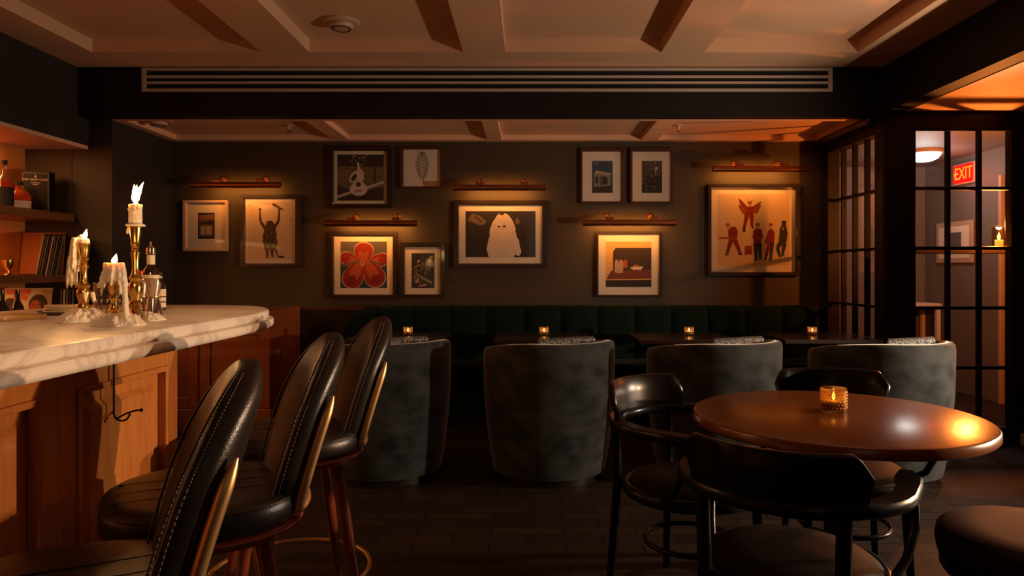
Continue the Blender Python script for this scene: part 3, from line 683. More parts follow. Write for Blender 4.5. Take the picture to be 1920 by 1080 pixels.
# ------------------------------------------------------------------ tub chairs
def tub_chair():
    c = thing('tub_chair', (0, 0, 0), None, 'armchair')
    H = .815
    def top(phi):      # phi 0 = back
        t = abs(phi)/math.radians(138); return H - .075*max(0, (t-.30)/.70)**1.5
    rows = []
    nphi = 48
    for i in range(nphi+1):
        phi = math.radians(-138+276*i/nphi); T = top(phi); e = 1.0
        k = min(1, (138-abs(math.degrees(phi)))/7.0); k = math.sqrt(max(0, 1-(1-k)**2))
        prof = []
        th = .085*(.35+.65*k); 
        zs = [(.335, .05), (.355, .16), (.378, .34), (.392, .52), (.396, T-.05), (.392, T-.018), (.380, T-.004)]
        for r, z in zs: prof.append((r, z))
        prof += [(.396-th*.6, T), (.396-th+.010, T-.010), (.396-th, T-.04), (.396-th, .50), (.33-th, .30), (.33-th, .05)]
        d = Vector((-math.cos(phi), math.sin(phi), 0))
        rows.append([(d.x*r*1.0, d.y*r*1.0, z if z > .06 else z) for r, z in prof])
    m = MB(); m.rings(rows); m.build('shell', VELVET, c, smooth=60)
    s = MB(); rs = []
    for z, k in ((.24, .93), (.25, .98), (.40, 1.0), (.43, .98), (.45, .90), (.458, .6), (.46, .1)):
        rs.append([(.03+.30*k*math.cos(2*PI*j/32), .295*k*math.sin(2*PI*j/32), z) for j in range(32)])
    s.rings(rs); s.build('seat_cushion', VELVET, c, smooth=50)
    p = MB(); p.lathe([(.30, .0), (.30, .045), (.02, .05)], seg=32); p.build('plinth', DARKWOOD, c, smooth=40)
    f = MB(); rs = []
    for z, k in ((.05, .9), (.06, .97), (.22, 1.0), (.24, .96)):
        rs.append([(.0+.30*k*math.cos(2*PI*j/32), .30*k*math.sin(2*PI*j/32), z) for j in range(32)])
    f.rings(rs); f.build('seat_base', VELVET, c, smooth=50)
    return c
def pillow():
    p = thing('lumbar_pillow', (0, 0, 0), None, 'pillow'); m = MB(); rs = []
    W, Hh, D_ = .19, .175, .055; n = 14
    for i in range(n+1):
        v = -1+2*i/n; k = (1-abs(v)**4)**.5 if abs(v) < 1 else .02; k = max(k, .05)
        rs.append([(D_*k*math.sin(a)*(1-.3*abs(math.cos(a))), W*(.93+.07*abs(v))*math.copysign(abs(math.cos(a))**.7, math.cos(a)), Hh*v) for a in [2*PI*j/24 for j in range(24)]])
    m.rings(rs); m.build('cushion', FABRICP, p, smooth=60)
    t = MB()
    for k in range(26):
        y = -.175+.35*k/25; t.tube([(0, y, Hh-.006), (.004, y+.004, Hh+.010)], .0035, 6)
    t.build('braided_trim', STITCH, p)
    return p
T0 = tub_chair(); P0 = pillow()
CHX = [(-.86, 4.18, 138), (.127, 4.18, 134), (1.115, 4.18, 134), (2.105, 4.16, 130)]
CLB = ['velvet tub chair farthest left, partly behind the bar stools', 'velvet tub chair standing alone in the middle of the room', 'velvet tub chair just behind the left armchair at the round table', 'velvet tub chair farthest right, in front of the glazed door']
PLB = ['patterned pillow in the leftmost velvet tub chair', 'patterned pillow in the middle velvet tub chair', 'patterned pillow in the third velvet tub chair from left', 'patterned pillow in the rightmost velvet tub chair']
for i, (x, y, a) in enumerate(CHX):
    o = T0 if i == 0 else copy_tree(T0); q = P0 if i == 0 else copy_tree(P0)
    o.location = (x, y, 0); o.rotation_euler.z = math.radians(a-18)
    tag(o, CLB[i], group='grey velvet tub chairs')
    fa = math.radians(a-18); q.location = (x-.205*math.cos(fa), y-.205*math.sin(fa), .655); q.rotation_euler = (0, math.radians(-6), fa); tag(q, PLB[i], group='pillows in the tub chairs')

# ------------------------------------------------------------------ bar stools
def bar_stool():
    s = thing('bar_stool', (0, 0, 0), None, 'bar stool')
    ZB, ZT = .635, 1.055; TH = .072
    def hw(v):
        base = .142+.030*math.sin(min(1, v/.55)*PI/2)
        if v > .50: base *= max(0, 1-((v-.50)/.50)**2.1)**.58
        return base
    def P(v, lat, t, top=1):
        z = ZB+(ZT-ZB)*v; hwv = max(hw(v), 1e-4)
        x = -.185-.125*v + (.085-.035*v)*(lat/.215)**2
        return (x+t, lat, z - .012*(lat/.2)**2*(1-v))
    def tf(v): return 1 if v < .78 else max(.16, math.sqrt(max(0, 1-((v-.78)/.223)**2)))
    m = MB(); rs = []; N = 36
    vs = [0, .02, .05]+[.1+.05*i for i in range(15)]+[.84, .88, .91, .94, .965, .985, .996, 1.0]
    for v in vs:
        h = max(hw(v), .004); ring = []
        tt = TH/2*(1 if v < .78 else max(.16, math.sqrt(max(0, 1-((v-.78)/.223)**2))))
        if v < .03: tt *= .75
        for j in range(N):
            a = 2*PI*j/N; l, t = sq(a, h, tt, .55)
            puff = .012*(1-(l/h)**2) if t > 0 else .004*(1-(l/h)**2)
            ring.append(P(v, l, t+(puff if t > 0 else -puff)))
        rs.append(ring)
    m.rings(rs); back = m.build('backrest', LEATHER, s, smooth=70)
    # piping along both rims, two stitch rows on the edge strip
    def rim(t, k=1.0, off=0):
        pts = []
        for i in range(41):
            v = .02+.94*i/40; pts.append(P(v, hw(v)*k+off, t*tf(v)))
        for i in range(41):
            v = .96-.94*i/40; pts.append(P(v, -hw(v)*k-off, t*tf(v)))
        return pts
    g = MB(); g.tube(rim(TH/2-.008, .985), .0026, 6); g.build('piping', LEATHER, back, smooth=60)
    st = MB()
    for t in (TH/2-.0105, TH/2-.0145-.011):
        pts = rim(t, 1.0, .0016)
        for a, b in zip(pts[:-1], pts[1:]):
            a, b = Vector(a), Vector(b); L_ = (b-a).length; n = max(1, int(L_/.0055))
            for k in range(n):
                c0 = a+(b-a)*((k+.15)/n); c1 = a+(b-a)*((k+.75)/n); st.tube([c0, c1], .0008, 4)
    st.build('stitching', STITCH, back)
    # brass frame hugging the rear
    b = MB(); pts = []
    for i in range(24):
        v = .66-.64*i/23; pts.append(P(v, hw(v)*.93, -TH/2-.006))
    for i in range(15):
        l = hw(.02)*.93*(1-2*(i+1)/16); pts.append(P(.01, l, -TH/2-.010))
    for i in range(24):
        v = .02+.64*i/23; pts.append(P(v, -hw(v)*.93, -TH/2-.006))
    b.tube(pts, [.003, .007, .010, .012]+[.013]*(len(pts)-8)+[.012, .010, .007, .003], 10); b.build('brass_frame', BRASSD, s, smooth=60)
    # seat
    c = MB(); rs = []
    for z, k in ((.615, .96), (.622, .99), (.655, 1.0), (.672, .985), (.684, .93), (.689, .80), (.689, .5), (.687, .1)):
        rs.append([(.01+x*k, y*k, z) for x, y in [sq(2*PI*j/40, .225, .23, .82) for j in range(40)]])
    c.rings(rs); seat = c.build('seat', LEATHER, s, smooth=50)
    g = MB(); g.tube([(.01+x*.985, y*.985, .674) for x, y in [sq(2*PI*j/48, .225, .23, .82) for j in range(48)]], .003, 6, True)
    for k in (-1, 0, 1): g.tube([(-.17, .075*k, .6885), (.01, .075*k, .6895), (.20, .075*k, .6875)], .0018, 5)
    g.build('seam', LEATHER, seat, smooth=60)
    r = MB(); rs = []
    for z, k in ((.590, .94), (.594, .99), (.608, 1.0), (.614, .97)):
        rs.append([(.01+x*k, y*k, z) for x, y in [sq(2*PI*j/40, .235, .238, .82) for j in range(40)]])
    r.rings(rs); r.build('seat_frame', REDWOOD, s, smooth=50)
    for sx in (-1, 1):
        for sy in (-1, 1):
            l = MB(); a = Vector((.01+sx*.125, sy*.125, .592)); e = Vector((.01+sx*.205, sy*.205, 0))
            l.tube([a, a.lerp(e, .3), a.lerp(e, .7), e], [.024, .021, .017, .013], 14); l.build('leg', REDWOOD, s, smooth=60)
    f = MB(); R_ = .262; f.tube([(.01+R_*math.cos(2*PI*j/40), R_*math.sin(2*PI*j/40), .20) for j in range(40)], .008, 8, True); f.build('footrest_ring', BRASSD, s, smooth=60)
    return s
S0 = bar_stool()
SLB = ['black leather bar stool nearest the camera, cut by the bottom edge', 'black leather bar stool in the middle of the three', 'black leather bar stool farthest from the camera, near the tub chair']
for i, (x, y) in enumerate(((-.80, 1.165), (-.80, 1.735), (-.80, 2.375))):
    o = S0 if i == 0 else copy_tree(S0); o.location = (x, y, 0); o.rotation_euler.z = math.radians(180+26); tag(o, SLB[i], group='leather bar stools along the bar')

# ------------------------------------------------------------------ round table
TCX, TCY, TR = 1.01, 2.28, .455
t = thing('round_table', (TCX, TCY, 0), 'round dark varnished pedestal table in the right foreground', 'table', rz=math.radians(-30))
m = MB(); m.lathe([(.01, .712), (TR-.03, .712), (TR-.006, .716), (TR, .722), (TR, .742), (TR-.004, .748), (TR-.010, .75), (.01, .75)], seg=96); m.build('tabletop', TABLEWOOD, t, smooth=35)
m = MB(); m.lathe([(.05, .03), (.045, .10), (.035, .3), (.035, .62), (.06, .69), (.12, .712)], seg=28); m.build('pedestal', BLACKLAC, t, smooth=40)
m = MB(); m.lathe([(.24, 0), (.24, .015), (.22, .025), (.08, .04), (.05, .05)], seg=36); m.build('base', BLACKLAC, t, smooth=40)
yv = 2.33; votive(((1563-CX)*yv/F, yv, .75), 'dotted amber glass votive on the round table', 1.25)

# ------------------------------------------------------------------ bentwood armchairs
def armchair():
    c = thing('bentwood_armchair', (0, 0, 0), None, 'armchair')
    m = MB(); m.lathe([(.02, .425), (.205, .425), (.222, .435), (.222, .445), (.20, .462), (.12, .472), (.01, .475)], seg=40); m.build('seat', REDLEATHER, c, smooth=50)
    m = MB(); m.tube([(.232*math.cos(2*PI*j/48), .232*math.sin(2*PI*j/48), .422) for j in range(48)], .018, 10, True, flat=1.3, up=(0, 0, 1)); m.build('seat_ring', BLACKLAC, c, smooth=60)
    # arm rail: flat band seen from above
    path = [(.20-.0*i, -.275) for i in range(1)]
    pts = [(.188, -.250), (.14, -.262), (.07, -.272)] + [(-.0-.268*math.sin(a)*1.0, -.275*math.cos(a)) for a in [PI*i/22 for i in range(1, 22)]] + [(.07, .272), (.14, .262), (.188, .250)]
    rs = []
    for i, (x, y) in enumerate(pts):
        a = Vector(pts[max(0, i-1)]); b = Vector(pts[min(len(pts)-1, i+1)]); tv = (b-a).normalized(); nv = Vector((-tv.y, tv.x))
        wv = .030 if 1 < i < len(pts)-2 else (.034 if i in (1, len(pts)-2) else .020)
        rs.append([(x+nv.x*q, y+nv.y*q, z) for q, z in ((-wv, .655), (-wv, .672), (-wv*.8, .680), (wv*.8, .680), (wv, .672), (wv, .655), (wv*.8, .648), (-wv*.8, .648))])
    m = MB(); m.rings(rs); m.build('arm_rail', BLACKLAC, c, smooth=50)
    # backrest
    rs = []
    for i in range(33):
        ph = math.radians(-50+100*i/32); u = abs(-1+2*i/32)
        topz = .80 - (0 if u < .84 else (u-.84)/.16*.055); 
        ring = []
        for r, z in ((.262, .676), (.276, .676), (.286, (.676+topz)/2), (.296, topz-.006), (.291, topz), (.280, topz), (.275, topz-.006), (.268, (.676+topz)/2)):
            ring.append((-r*math.cos(ph), r*math.sin(ph)*1.02, z))
        rs.append(ring)
    m = MB(); m.rings(rs); m.build('backrest', BLACKLAC, c, smooth=50)
    for s_ in (-1, 1):
        m = MB(); m.tube([(-.215, s_*.17, .648), (-.21, s_*.165, .42), (-.235, s_*.185, .0)], [.018, .019, .014], 12); m.build('leg', BLACKLAC, c, smooth=60)
        m = MB(); m.tube([(.17, s_*.165, .42), (.19, s_*.185, .0)], [.019, .014], 12); m.build('leg', BLACKLAC, c, smooth=60)
        m = MB(); m.tube([(.04, s_*.238, .43), (.10, s_*.262, .47), (.145, s_*.277, .54), (.148, s_*.275, .60), (.125, s_*.266, .652)], .012, 10); m.build('arm_support', BLACKLAC, c, smooth=60)
    m = MB(); m.tube([(.165*math.cos(2*PI*j/36), .165*math.sin(2*PI*j/36), .23) for j in range(36)], .010, 8, True); m.build('stretcher_ring', BLACKLAC, c, smooth=60)
    return c
A0 = armchair()
for i, (x, y, a, l) in enumerate(((.715, 1.875, 55, 'black bentwood armchair in front of the round table, its back to the camera'),
                                  (.60, 2.56, -46, 'black bentwood armchair left of the round table, the inside of its back catching light'),
                                  (1.245, 2.73, -100, 'black bentwood armchair on the far side of the round table'))):
    o = A0 if i == 0 else copy_tree(A0); o.location = (x, y, 0); o.rotation_euler.z = math.radians(a); tag(o, l, group='bentwood armchairs at the round table')
s = thing('round_stool', (1.475, 1.99, 0), 'low round stool with a thick dark red padded seat at the bottom right', 'stool')
m = MB(); m.lathe([(.02, .375), (.25, .375), (.262, .385), (.268, .42), (.262, .45), (.24, .466), (.15, .476), (.01, .478)], seg=48); m.build('seat', REDLEATHER, s, smooth=50)
m = MB(); m.lathe([(.02, .335), (.250, .335), (.256, .345), (.256, .372), (.02, .374)], seg=48); m.build('seat_ring', BLACKLAC, s, smooth=40)
for k in range(4):
    a = PI/4+k*PI/2; m = MB(); m.tube([(.19*math.cos(a), .19*math.sin(a), .34), (.215*math.cos(a), .215*math.sin(a), 0)], [.020, .014], 12); m.build('leg', BLACKLAC, s, smooth=60)

# ------------------------------------------------------------------ things on the bar
BZ = 1.07
def at(px, py, z=BZ):
    y = F*(EYE-z)/(py-CY); return ((px-CX)*y/F, y, z)
def drips(m, n, r, ztop, lens, seed, dx=0, side=None, spread=1.0):
    random.seed(seed)
    for k in range(n):
        a = random.uniform(0, 2*PI) if side is None else side+random.uniform(-.9, .9); L_ = random.uniform(*lens); rr = r*random.uniform(.92, 1.05)
        pts = []; rad = []; x = rr*math.cos(a)+dx; y = rr*math.sin(a)
        for j in range(9):
            t_ = j/8; pts.append((x+random.uniform(-.0015, .0015)+spread*.006*math.cos(a)*t_, y+random.uniform(-.0015, .0015)+spread*.006*math.sin(a)*t_, ztop-L_*t_)); rad.append(random.uniform(.0022, .0042)*(1.15 if j == 7 else 1))
        rad[-1] = .0012; m.tube(pts, rad, 8)
def wax_pool(m, r, seed, h=.022, c=(0, 0)):
    random.seed(seed); rs = []; n = 40; ph = [random.uniform(0, 6.28) for _ in range(6)]
    f = lambda a: 1+.13*math.sin(2*a+ph[0])+.10*math.sin(3*a+ph[1])+.07*math.sin(5*a+ph[2])+.05*math.sin(9*a+ph[3])
    for k, z in ((1.0, .0005), (1.0, .004), (.93, .008), (.80, h*.55), (.62, h*.85), (.40, h), (.2, h*1.02), (.05, h)):
        rs.append([(c[0]+r*k*f(2*PI*j/n)*math.cos(2*PI*j/n)*(1+random.uniform(-.05, .05)), c[1]+r*k*f(2*PI*j/n)*math.sin(2*PI*j/n)*(1+random.uniform(-.05, .05)), z*(1+random.uniform(-.25, .25)*(z > .004))) for j in range(n)])
    m.rings(rs)
def remesh(o, vox):
    r = o.modifiers.new('melt', 'REMESH'); r.mode = 'VOXEL'; r.voxel_size = vox; r.use_smooth_shade = True
    s_ = o.modifiers.new('soften', 'SMOOTH'); s_.factor = .5; s_.iterations = 2
def flame_mesh(h, r, lean=(0, 0), fork=False):
    m = MB()
    def tong(h, r, lean, z0=0, x0=0):
        rs = []
        for t_, k in ((0, .25), (.08, .62), (.22, .95), (.38, 1.0), (.55, .78), (.72, .48), (.86, .22), (1, .03)):
            rs.append([(x0+lean[0]*t_**1.5+r*k*math.cos(2*PI*j/14), lean[1]*t_+r*k*math.sin(2*PI*j/14), z0+h*t_) for j in range(14)])
        m.rings(rs)
    if fork: tong(h*.86, r, (.004, 0)); tong(h*.80, r*.72, (.020, 0), h*.2, .004); tong(h*.6, r*.6, (-.002, 0), h*.28, -.002)
    else: tong(h, r, lean)
    return m
# tall candlestick
def candlestick(name, loc, label, prof, sc=1):
    c = thing(name, loc, label, 'candlestick'); m = MB(); m.lathe([(r*sc*(.82 if .02 < z < .285 else 1), z*sc) for r, z in prof], seg=36); m.build('brass_stick', BRASS, c, smooth=35); return c
PR = [(.005, 0), (.047, 0), (.048, .004), (.046, .010), (.036, .014), (.030, .020), (.018, .028), (.015, .036), (.020, .044), (.024, .050), (.022, .056), (.014, .062), (.017, .072), (.021, .085), (.023, .100), (.022, .110),
      (.016, .118), (.020, .124), (.022, .129), (.018, .134), (.013, .142), (.011, .160), (.012, .185), (.015, .198), (.0165, .205), (.011, .209), (.014, .214), (.010, .219), (.015, .225), (.017, .231), (.014, .236), (.016, .246), (.0185, .262), (.0195, .280), (.022, .285), (.023, .288), (.014, .288), (.005, .284)]
L1 = at(254, 602); scl = 1.0
c = candlestick('brass_candlestick', L1, 'tallest brass candlestick with turned stem, carrying a short white candle', PR)
k = thing('candle', (L1[0], L1[1], L1[2]+.2835), 'white candle burning high with a forked flame in the tallest brass stick', 'candle')
m = MB(); m.lathe([(.005, 0), (.0175, 0), (.0185, .02), (.0180, .05), (.0190, .063), (.0170, .066), (.0150, .060), (.004, .058)], seg=28); drips(m, 10, .0178, .066, (.015, .062), 4); m.lathe([(.005, 0), (.026, .0), (.027, .004), (.018, .009), (.01, .01)], seg=24)
drips(m, 3, .025, .008, (.02, .035), 8, side=PI*.9); o = m.build('wax', WAX, k, smooth=60); remesh(o, .0013)
m = MB(); m.tube([(0, 0, .058), (.001, 0, .068), (.002, 0, .074)], .0009, 6); m.build('wick', BLACKI, k)
flame_mesh(.062, .0105, fork=True).build('flame', FLAME, k, smooth=70, loc=(0, 0, .070))
m = MB(); wax_pool(m, .052, 21, .024, (.012, .0)); o = m.build('wax_spill', WAX, None); o.location = (L1[0]+.012, L1[1]+.0, BZ); remesh(o, .0016); tag(o, 'low mound of melted wax around the foot of the tallest brass candlestick', 'wax')
# left candlestick with a curtain of wax
L2 = at(157, 599)
P2 = [(r*1.05, z*.235/.288) for r, z in PR]
c = candlestick('brass_candlestick', L2, 'left brass candlestick hung with a thick curtain of wax', P2)
k = thing('candle', (L2[0], L2[1], L2[2]+.232), 'burnt-down white candle on the left brass stick, wax drooping to its left', 'candle')
m = MB(); m.lathe([(.004, -.004), (.014, -.002), (.017, .006), (.016, .016), (.011, .018), (.003, .014)], seg=20)
random.seed(12)
for q in range(44):
    a = random.gauss(PI, .75); r0 = random.uniform(.016, .026); L_ = random.uniform(.10, .165) if abs(a-PI) < .7 else random.uniform(.06, .11); pts = []; rad = []
    ex = random.uniform(.006, .030)
    for j in range(10):
        t_ = j/9; pts.append((math.cos(a)*(r0+ex*math.sin(t_*1.5))-.004+random.uniform(-.0015, .0015), math.sin(a)*(r0+.4*ex*t_)*.8, .020-L_*t_+random.uniform(-.001, .001))); rad.append(random.uniform(.0042, .0068)*(1-.35*t_))
    rad[-1] = .0015; m.tube(pts, rad, 8)
m.tube([(-.018, 0, .022), (-.008, 0, .026), (.006, 0, .016)], [.004, .006, .005], 8)
o = m.build('wax', WAX, k, smooth=60); remesh(o, .0018)
m = MB(); m.tube([(.003, 0, .012), (.004, 0, .022)], .0009, 6); m.build('wick', BLACKI, k)
flame_mesh(.027, .0062, (.006, 0)).build('flame', FLAME, k, smooth=70, loc=(.003, 0, .019))
m = MB(); random.seed(5)
for q in range(7):
    a = random.uniform(-1.0, .6); pts = [(.024*math.cos(a)*(1+.3*j/5), .024*math.sin(a), .085-.03*j/5) for j in range(6)]; m.tube(pts, [.004, .005, .005, .005, .004, .002], 8)
o = m.build('wax_clump', WAX, c, smooth=60); remesh(o, .0016)
m = MB(); wax_pool(m, .066, 31, .034); random.seed(4)
for q in range(16):
    a = random.uniform(0, 6.28); r_ = random.uniform(.01, .045); m.lathe([(.002, -.008), (.009, 0), (.007, .007), (.001, .010)], (r_*math.cos(a), r_*math.sin(a), .014), 8)
o = m.build('wax_spill', WAX); lw = at(158, 604); o.location = (lw[0], lw[1]+.0, BZ); remesh(o, .0018); tag(o, 'broad lumpy wax spill around the left candlestick', 'wax')
# short middle candlestick
L3 = at(214, 611)
P3 = [(.005, 0), (.045, 0), (.046, .004), (.030, .010), (.012, .020), (.010, .030), (.016, .038), (.017, .044), (.010, .052), (.009, .066), (.013, .074), (.010, .082), (.013, .092), (.016, .105), (.0165, .118), (.020, .122), (.012, .122), (.005, .118)]
c = candlestick('brass_candlestick', L3, 'short brass candlestick in front of the cut glass, buried in wax', P3)
k = thing('candle', (L3[0], L3[1], L3[2]+.120), 'short dripping white candle on the short brass stick, nearest on the bar', 'candle')
m = MB(); m.lathe([(.005, 0), (.021, 0), (.023, .02), (.022, .044), (.0245, .050), (.022, .053), (.017, .046), (.003, .044)], seg=24)
drips(m, 22, .0225, .052, (.045, .10), 9, spread=1.6)
random.seed(19)
for q in range(7):
    a = random.uniform(-.35, .25); pts = []; rad = []
    for j in range(13):
        t_ = j/12; pts.append(((.022+.018*t_**.6)*math.cos(a)+random.uniform(-.001, .001), .02*math.sin(a)-.006*t_, .052-.166*t_)); rad.append(random.uniform(.0038, .0062))
    m.tube(pts, rad, 8)
for q in range(5): m.tube([(-.020, -.004, .030-.004*q), (-.030, -.006, .004-.004*q), (-.044, -.004, -.008-.002*q)], [.004, .0035, .002], 8)
o = m.build('wax', WAX, k, smooth=60); remesh(o, .0016)
m = MB(); m.tube([(0, 0, .044), (.001, 0, .054)], .0009, 6); m.build('wick', BLACKI, k)
flame_mesh(.026, .0070, (.006, 0)).build('flame', FLAME, k, smooth=70, loc=(0, 0, .050))
m = MB(); wax_pool(m, .060, 41, .032, (.006, 0)); random.seed(6)
for q in range(14):
    a = random.uniform(0, 6.28); r_ = random.uniform(.01, .05); m.lathe([(.002, -.008), (.008, 0), (.007, .006), (.001, .009)], (r_*math.cos(a)+.006, r_*math.sin(a), .014), 8)
o = m.build('wax_spill', WAX); o.location = (L3[0]+.004, L3[1], BZ); remesh(o, .0018); tag(o, 'lumpy wax spill around the short candlestick, nearest the bar edge', 'wax')
# cut glass mixing tumbler
LG = at(208, 590)
g = thing('mixing_glass', LG, 'clear cut-glass tumbler standing behind the short candle', 'glass')
m = MB(); r = .052; rs = []
for z, rr, amp in ((0, .046, 0), (.003, .050, 0), (.008, .052, .03), (.030, .052, .03), (.038, .052, 0), (.108, .053, 0), (.110, .051, 0), (.105, .0485, 0), (.024, .047, 0), (.020, .040, 0), (.020, .004, 0)):
    rs.append([(rr*(1+amp*(j % 2))*math.cos(2*PI*j/36), rr*(1+amp*(j % 2))*math.sin(2*PI*j/36), z) for j in range(36)])
m.rings(rs); m.build('glass_body', GLASS, g, smooth=30)
m = MB()
for k_ in range(18):
    a = 2*PI*k_/18; m.lathe([(.001, -.008), (.006, 0), (.001, .008)], (.0525*math.cos(a), .0525*math.sin(a), .020), 4)
    m.lathe([(.001, -.012), (.004, 0), (.001, .012)], (.0530*math.cos(a+.17), .0530*math.sin(a+.17), .055), 4)
m.build('cut_facet', STEEL, g)
# jiggers
def jigger(loc, label, h=.125, r=.026):
    j = thing('jigger', loc, label, 'jigger'); m = MB()
    m.lathe([(r*.94, 0), (r, .001), (r*.62, h*.42), (r*.50, h*.50), (r*.62, h*.58), (r, h-.001), (r*.94, h), (r*.45, h*.56), (.002, h*.55)], seg=32); m.build('cup', STEEL, j, smooth=35)
    m = MB(); m.lathe([(r*.52, h*.485), (r*.58, h*.49), (r*.58, h*.51), (r*.52, h*.515)], seg=28, cap=False); m.build('waist_band', BRASSD, j, smooth=40)
jl = at(288, 590); jigger(jl, 'steel hourglass jigger at the right of the group on the bar', .125, .029)
jl = at(266, 587); jigger(jl, 'steel hourglass jigger just right of the tall brass stem', .120, .024)
# bitters bottles
def bitters(loc, label, h, r, dasher=True, red=False):
    b = thing('bitters_bottle', loc, label, 'bottle'); m = MB(); s_ = h*.60
    m.lathe([(.003, 0), (r*.95, 0), (r, .004), (r, s_), (r*.8, s_+.014), (r*.42, s_+.028), (r*.40, h*.90), (r*.46, h*.905), (r*.46, h*.93), (.003, h*.93)], seg=28); m.build('bottle_body', DARKGL, b, smooth=35)
    m = MB(); m.lathe([(r*1.015, .012), (r*1.015, s_-.006), (r*.99, s_-.006), (r*.99, .012)], seg=28, cap=False); m.build('paper_label', LABEL, b, smooth=35)
    m = MB()
    for k_ in range(5):
        z = .03+k_*.02
        if z < s_-.02: m.lathe([(r*1.02, z), (r*1.02, z+.005)], seg=28, cap=False)
    m.build('label_print', CHAR, b)
    m = MB(); m.lathe([(r*.47, h*.74), (r*.47, h*.89), (r*.40, h*.89), (r*.40, h*.74)], seg=24, cap=False); m.build('neck_label', LABEL, b, smooth=35)
    if dasher: 
        m = MB(); m.lathe([(r*.52, h*.90), (r*.60, h*.91), (r*.60, h*.925), (r*.52, h*.93), (r*.52, h*1.0), (r*.40, h*1.02), (.006, h*1.03), (.004, h*1.06), (.0025, h*1.10), (.001, h*1.10)], seg=20); m.build('dasher_top', STEEL, b, smooth=35)
    else: m = MB(); m.lathe([(.002, h*.90), (r*.5, h*.90), (r*.5, h*1.0), (.002, h*1.0)], seg=20); m.build('cap', RED if red else BLACKI, b, smooth=35)
bl = at(283, 583.5); bitters(bl, 'tall dark bitters bottle with a silver dasher top, tallest of the bottles on the bar', .235, .030)
bl = at(265, 581); bitters(bl, 'shorter bitters bottle with a red cap, close behind the tall brass stem', .150, .024, False, True)
bl = at(298, 582); bitters(bl, 'shorter bitters bottle with a black cap, rightmost on the bar', .145, .024, False)
# plate with coasters, board
pl = at(116, 590)
c = thing('saucer', pl, 'dark shallow saucer on the marble behind the left candlestick', 'plate'); m = MB(); m.lathe([(.005, .002), (.045, 0), (.050, .002), (.076, .011), (.075, .013), (.048, .006), (.005, .005)], seg=40); m.build('dish', mat('dark_glazed_ceramic', (.12, .085, .05), .3), c, smooth=40)
for k_ in range(3):
    o = MB(); o.lathe([(.004, 0), (.052-.001*k_, 0), (.054-.001*k_, .002), (.054-.001*k_, .007), (.052-.001*k_, .009), (.004, .009)], seg=40)
    o = o.build('coaster', CERAMIC, smooth=40); o.location = (pl[0]+.001*k_, pl[1], BZ+.0065+.0092*k_)
    tag(o, ['cream round coaster at the bottom of the stack on the saucer', 'cream round coaster in the middle of the stack on the saucer', 'cream round coaster on top of the stack on the saucer'][k_], 'coaster', 'coasters stacked on the saucer')
bp = at(90, 598)
c = MB(); d1 = Vector((-.42, -.91)); d2 = Vector((-.93, .36)); P_ = Vector((0, 0)); q = [P_, P_+d1*.34, P_+d1*.34+d2*.22, P_+d2*.22]
c.prism([(v.x, v.y) for v in q], 0, .016); o = c.build('serving_board', mat('pale_maple', (.55, .33, .12), .4), bevel=.005); o.location = (bp[0], bp[1], BZ); tag(o, 'pale wooden board lying on the marble at the left edge of the photo', 'board')

# ------------------------------------------------------------------ things on the back bar
SZ = 1.632
def sh(px, py, z): 
    y = F*(EYE-z)/(py-CY); return ((px-CX)*y/F, y, z)
b = thing('boxed_bottle', (-3.464, 4.905, SZ), 'black gift box with a pale printed name on the upper shelf', 'box', rz=math.radians(14))
bx(-.088, .088, -.045, .045, 0, .287).build('carton', mat('black_card', (.004, .004, .004), .5, spec=.3), b, bevel=.002)
m = MB(); e = .0465
for (x0, x1, z0, z1) in ((-.078, .078, .272, .275), (-.078, .078, .012, .015), (-.080, -.077, .012, .275), (.077, .080, .012, .275)): m.box(x0, x1, -e, -.045, z0, z1)
m.build('printed_border', I_GREY, b)
text_mesh('THE WEST CORK', .021, 'printed_name', LABEL, b, (0, -.0455, .228), (PI/2, 0, 0), .0006)
m = MB(); m.keepn = True; m.polyxz([(-.008, 0), (.008, 0), (.004, .008), (0, .018), (-.004, .008)], -.0462, 0, .245); m.polyxz([(-.03, 0), (.03, 0), (.03, .003), (-.03, .003)], -.0462, 0, .204); m.polyxz([(-.018, 0), (.018, 0), (.018, .003), (-.018, .003)], -.0462, 0, .192); m.build('printed_emblem', LABEL, b)
d = thing('decanter_bottle', (-3.487, 4.745, SZ), 'squat round bottle of glowing amber spirit on the upper shelf', 'bottle')
m = MB(); m.lathe([(.004, 0), (.050, 0), (.062, .008), (.070, .05), (.072, .095), (.060, .125), (.030, .142), (.020, .148), (.019, .175), (.003, .175)], seg=32); m.build('bottle_body', AMBER, d, smooth=40)
m = MB(); m.lathe([(.003, .175), (.027, .175), (.027, .200), (.003, .203)], seg=24); m.build('stopper', BLACKI, d, smooth=40)
m = MB(); m.lathe([(.0695, .018), (.0735, .066)], seg=32, cap=False); m.build('paper_label', LABEL, d, smooth=40)
d = thing('spirit_bottle', (-3.457, 4.575, SZ), 'tall clear bottle of red-orange spirit with a dark label on the upper shelf', 'bottle')
m = MB(); m.lathe([(.004, 0), (.050, 0), (.052, .005), (.052, .17), (.045, .185), (.004, .186)], seg=32); m.build('spirit', AMBER, d, smooth=40)
m = MB(); m.lathe([(.0525, .0), (.0535, .18), (.030, .21), (.017, .225), (.015, .285), (.018, .29), (.018, .296)], seg=32, cap=False); m.build('bottle_glass', GLASS, d, smooth=40)
m = MB(); m.lathe([(.054, .02), (.0545, .14)], seg=32, cap=False); m.build('dark_label', BLACKI, d, smooth=40)
m = MB(); m.lathe([(.003, .292), (.019, .292), (.019, .318), (.003, .32)], seg=20); m.build('cap', BLACKI, d, smooth=40)
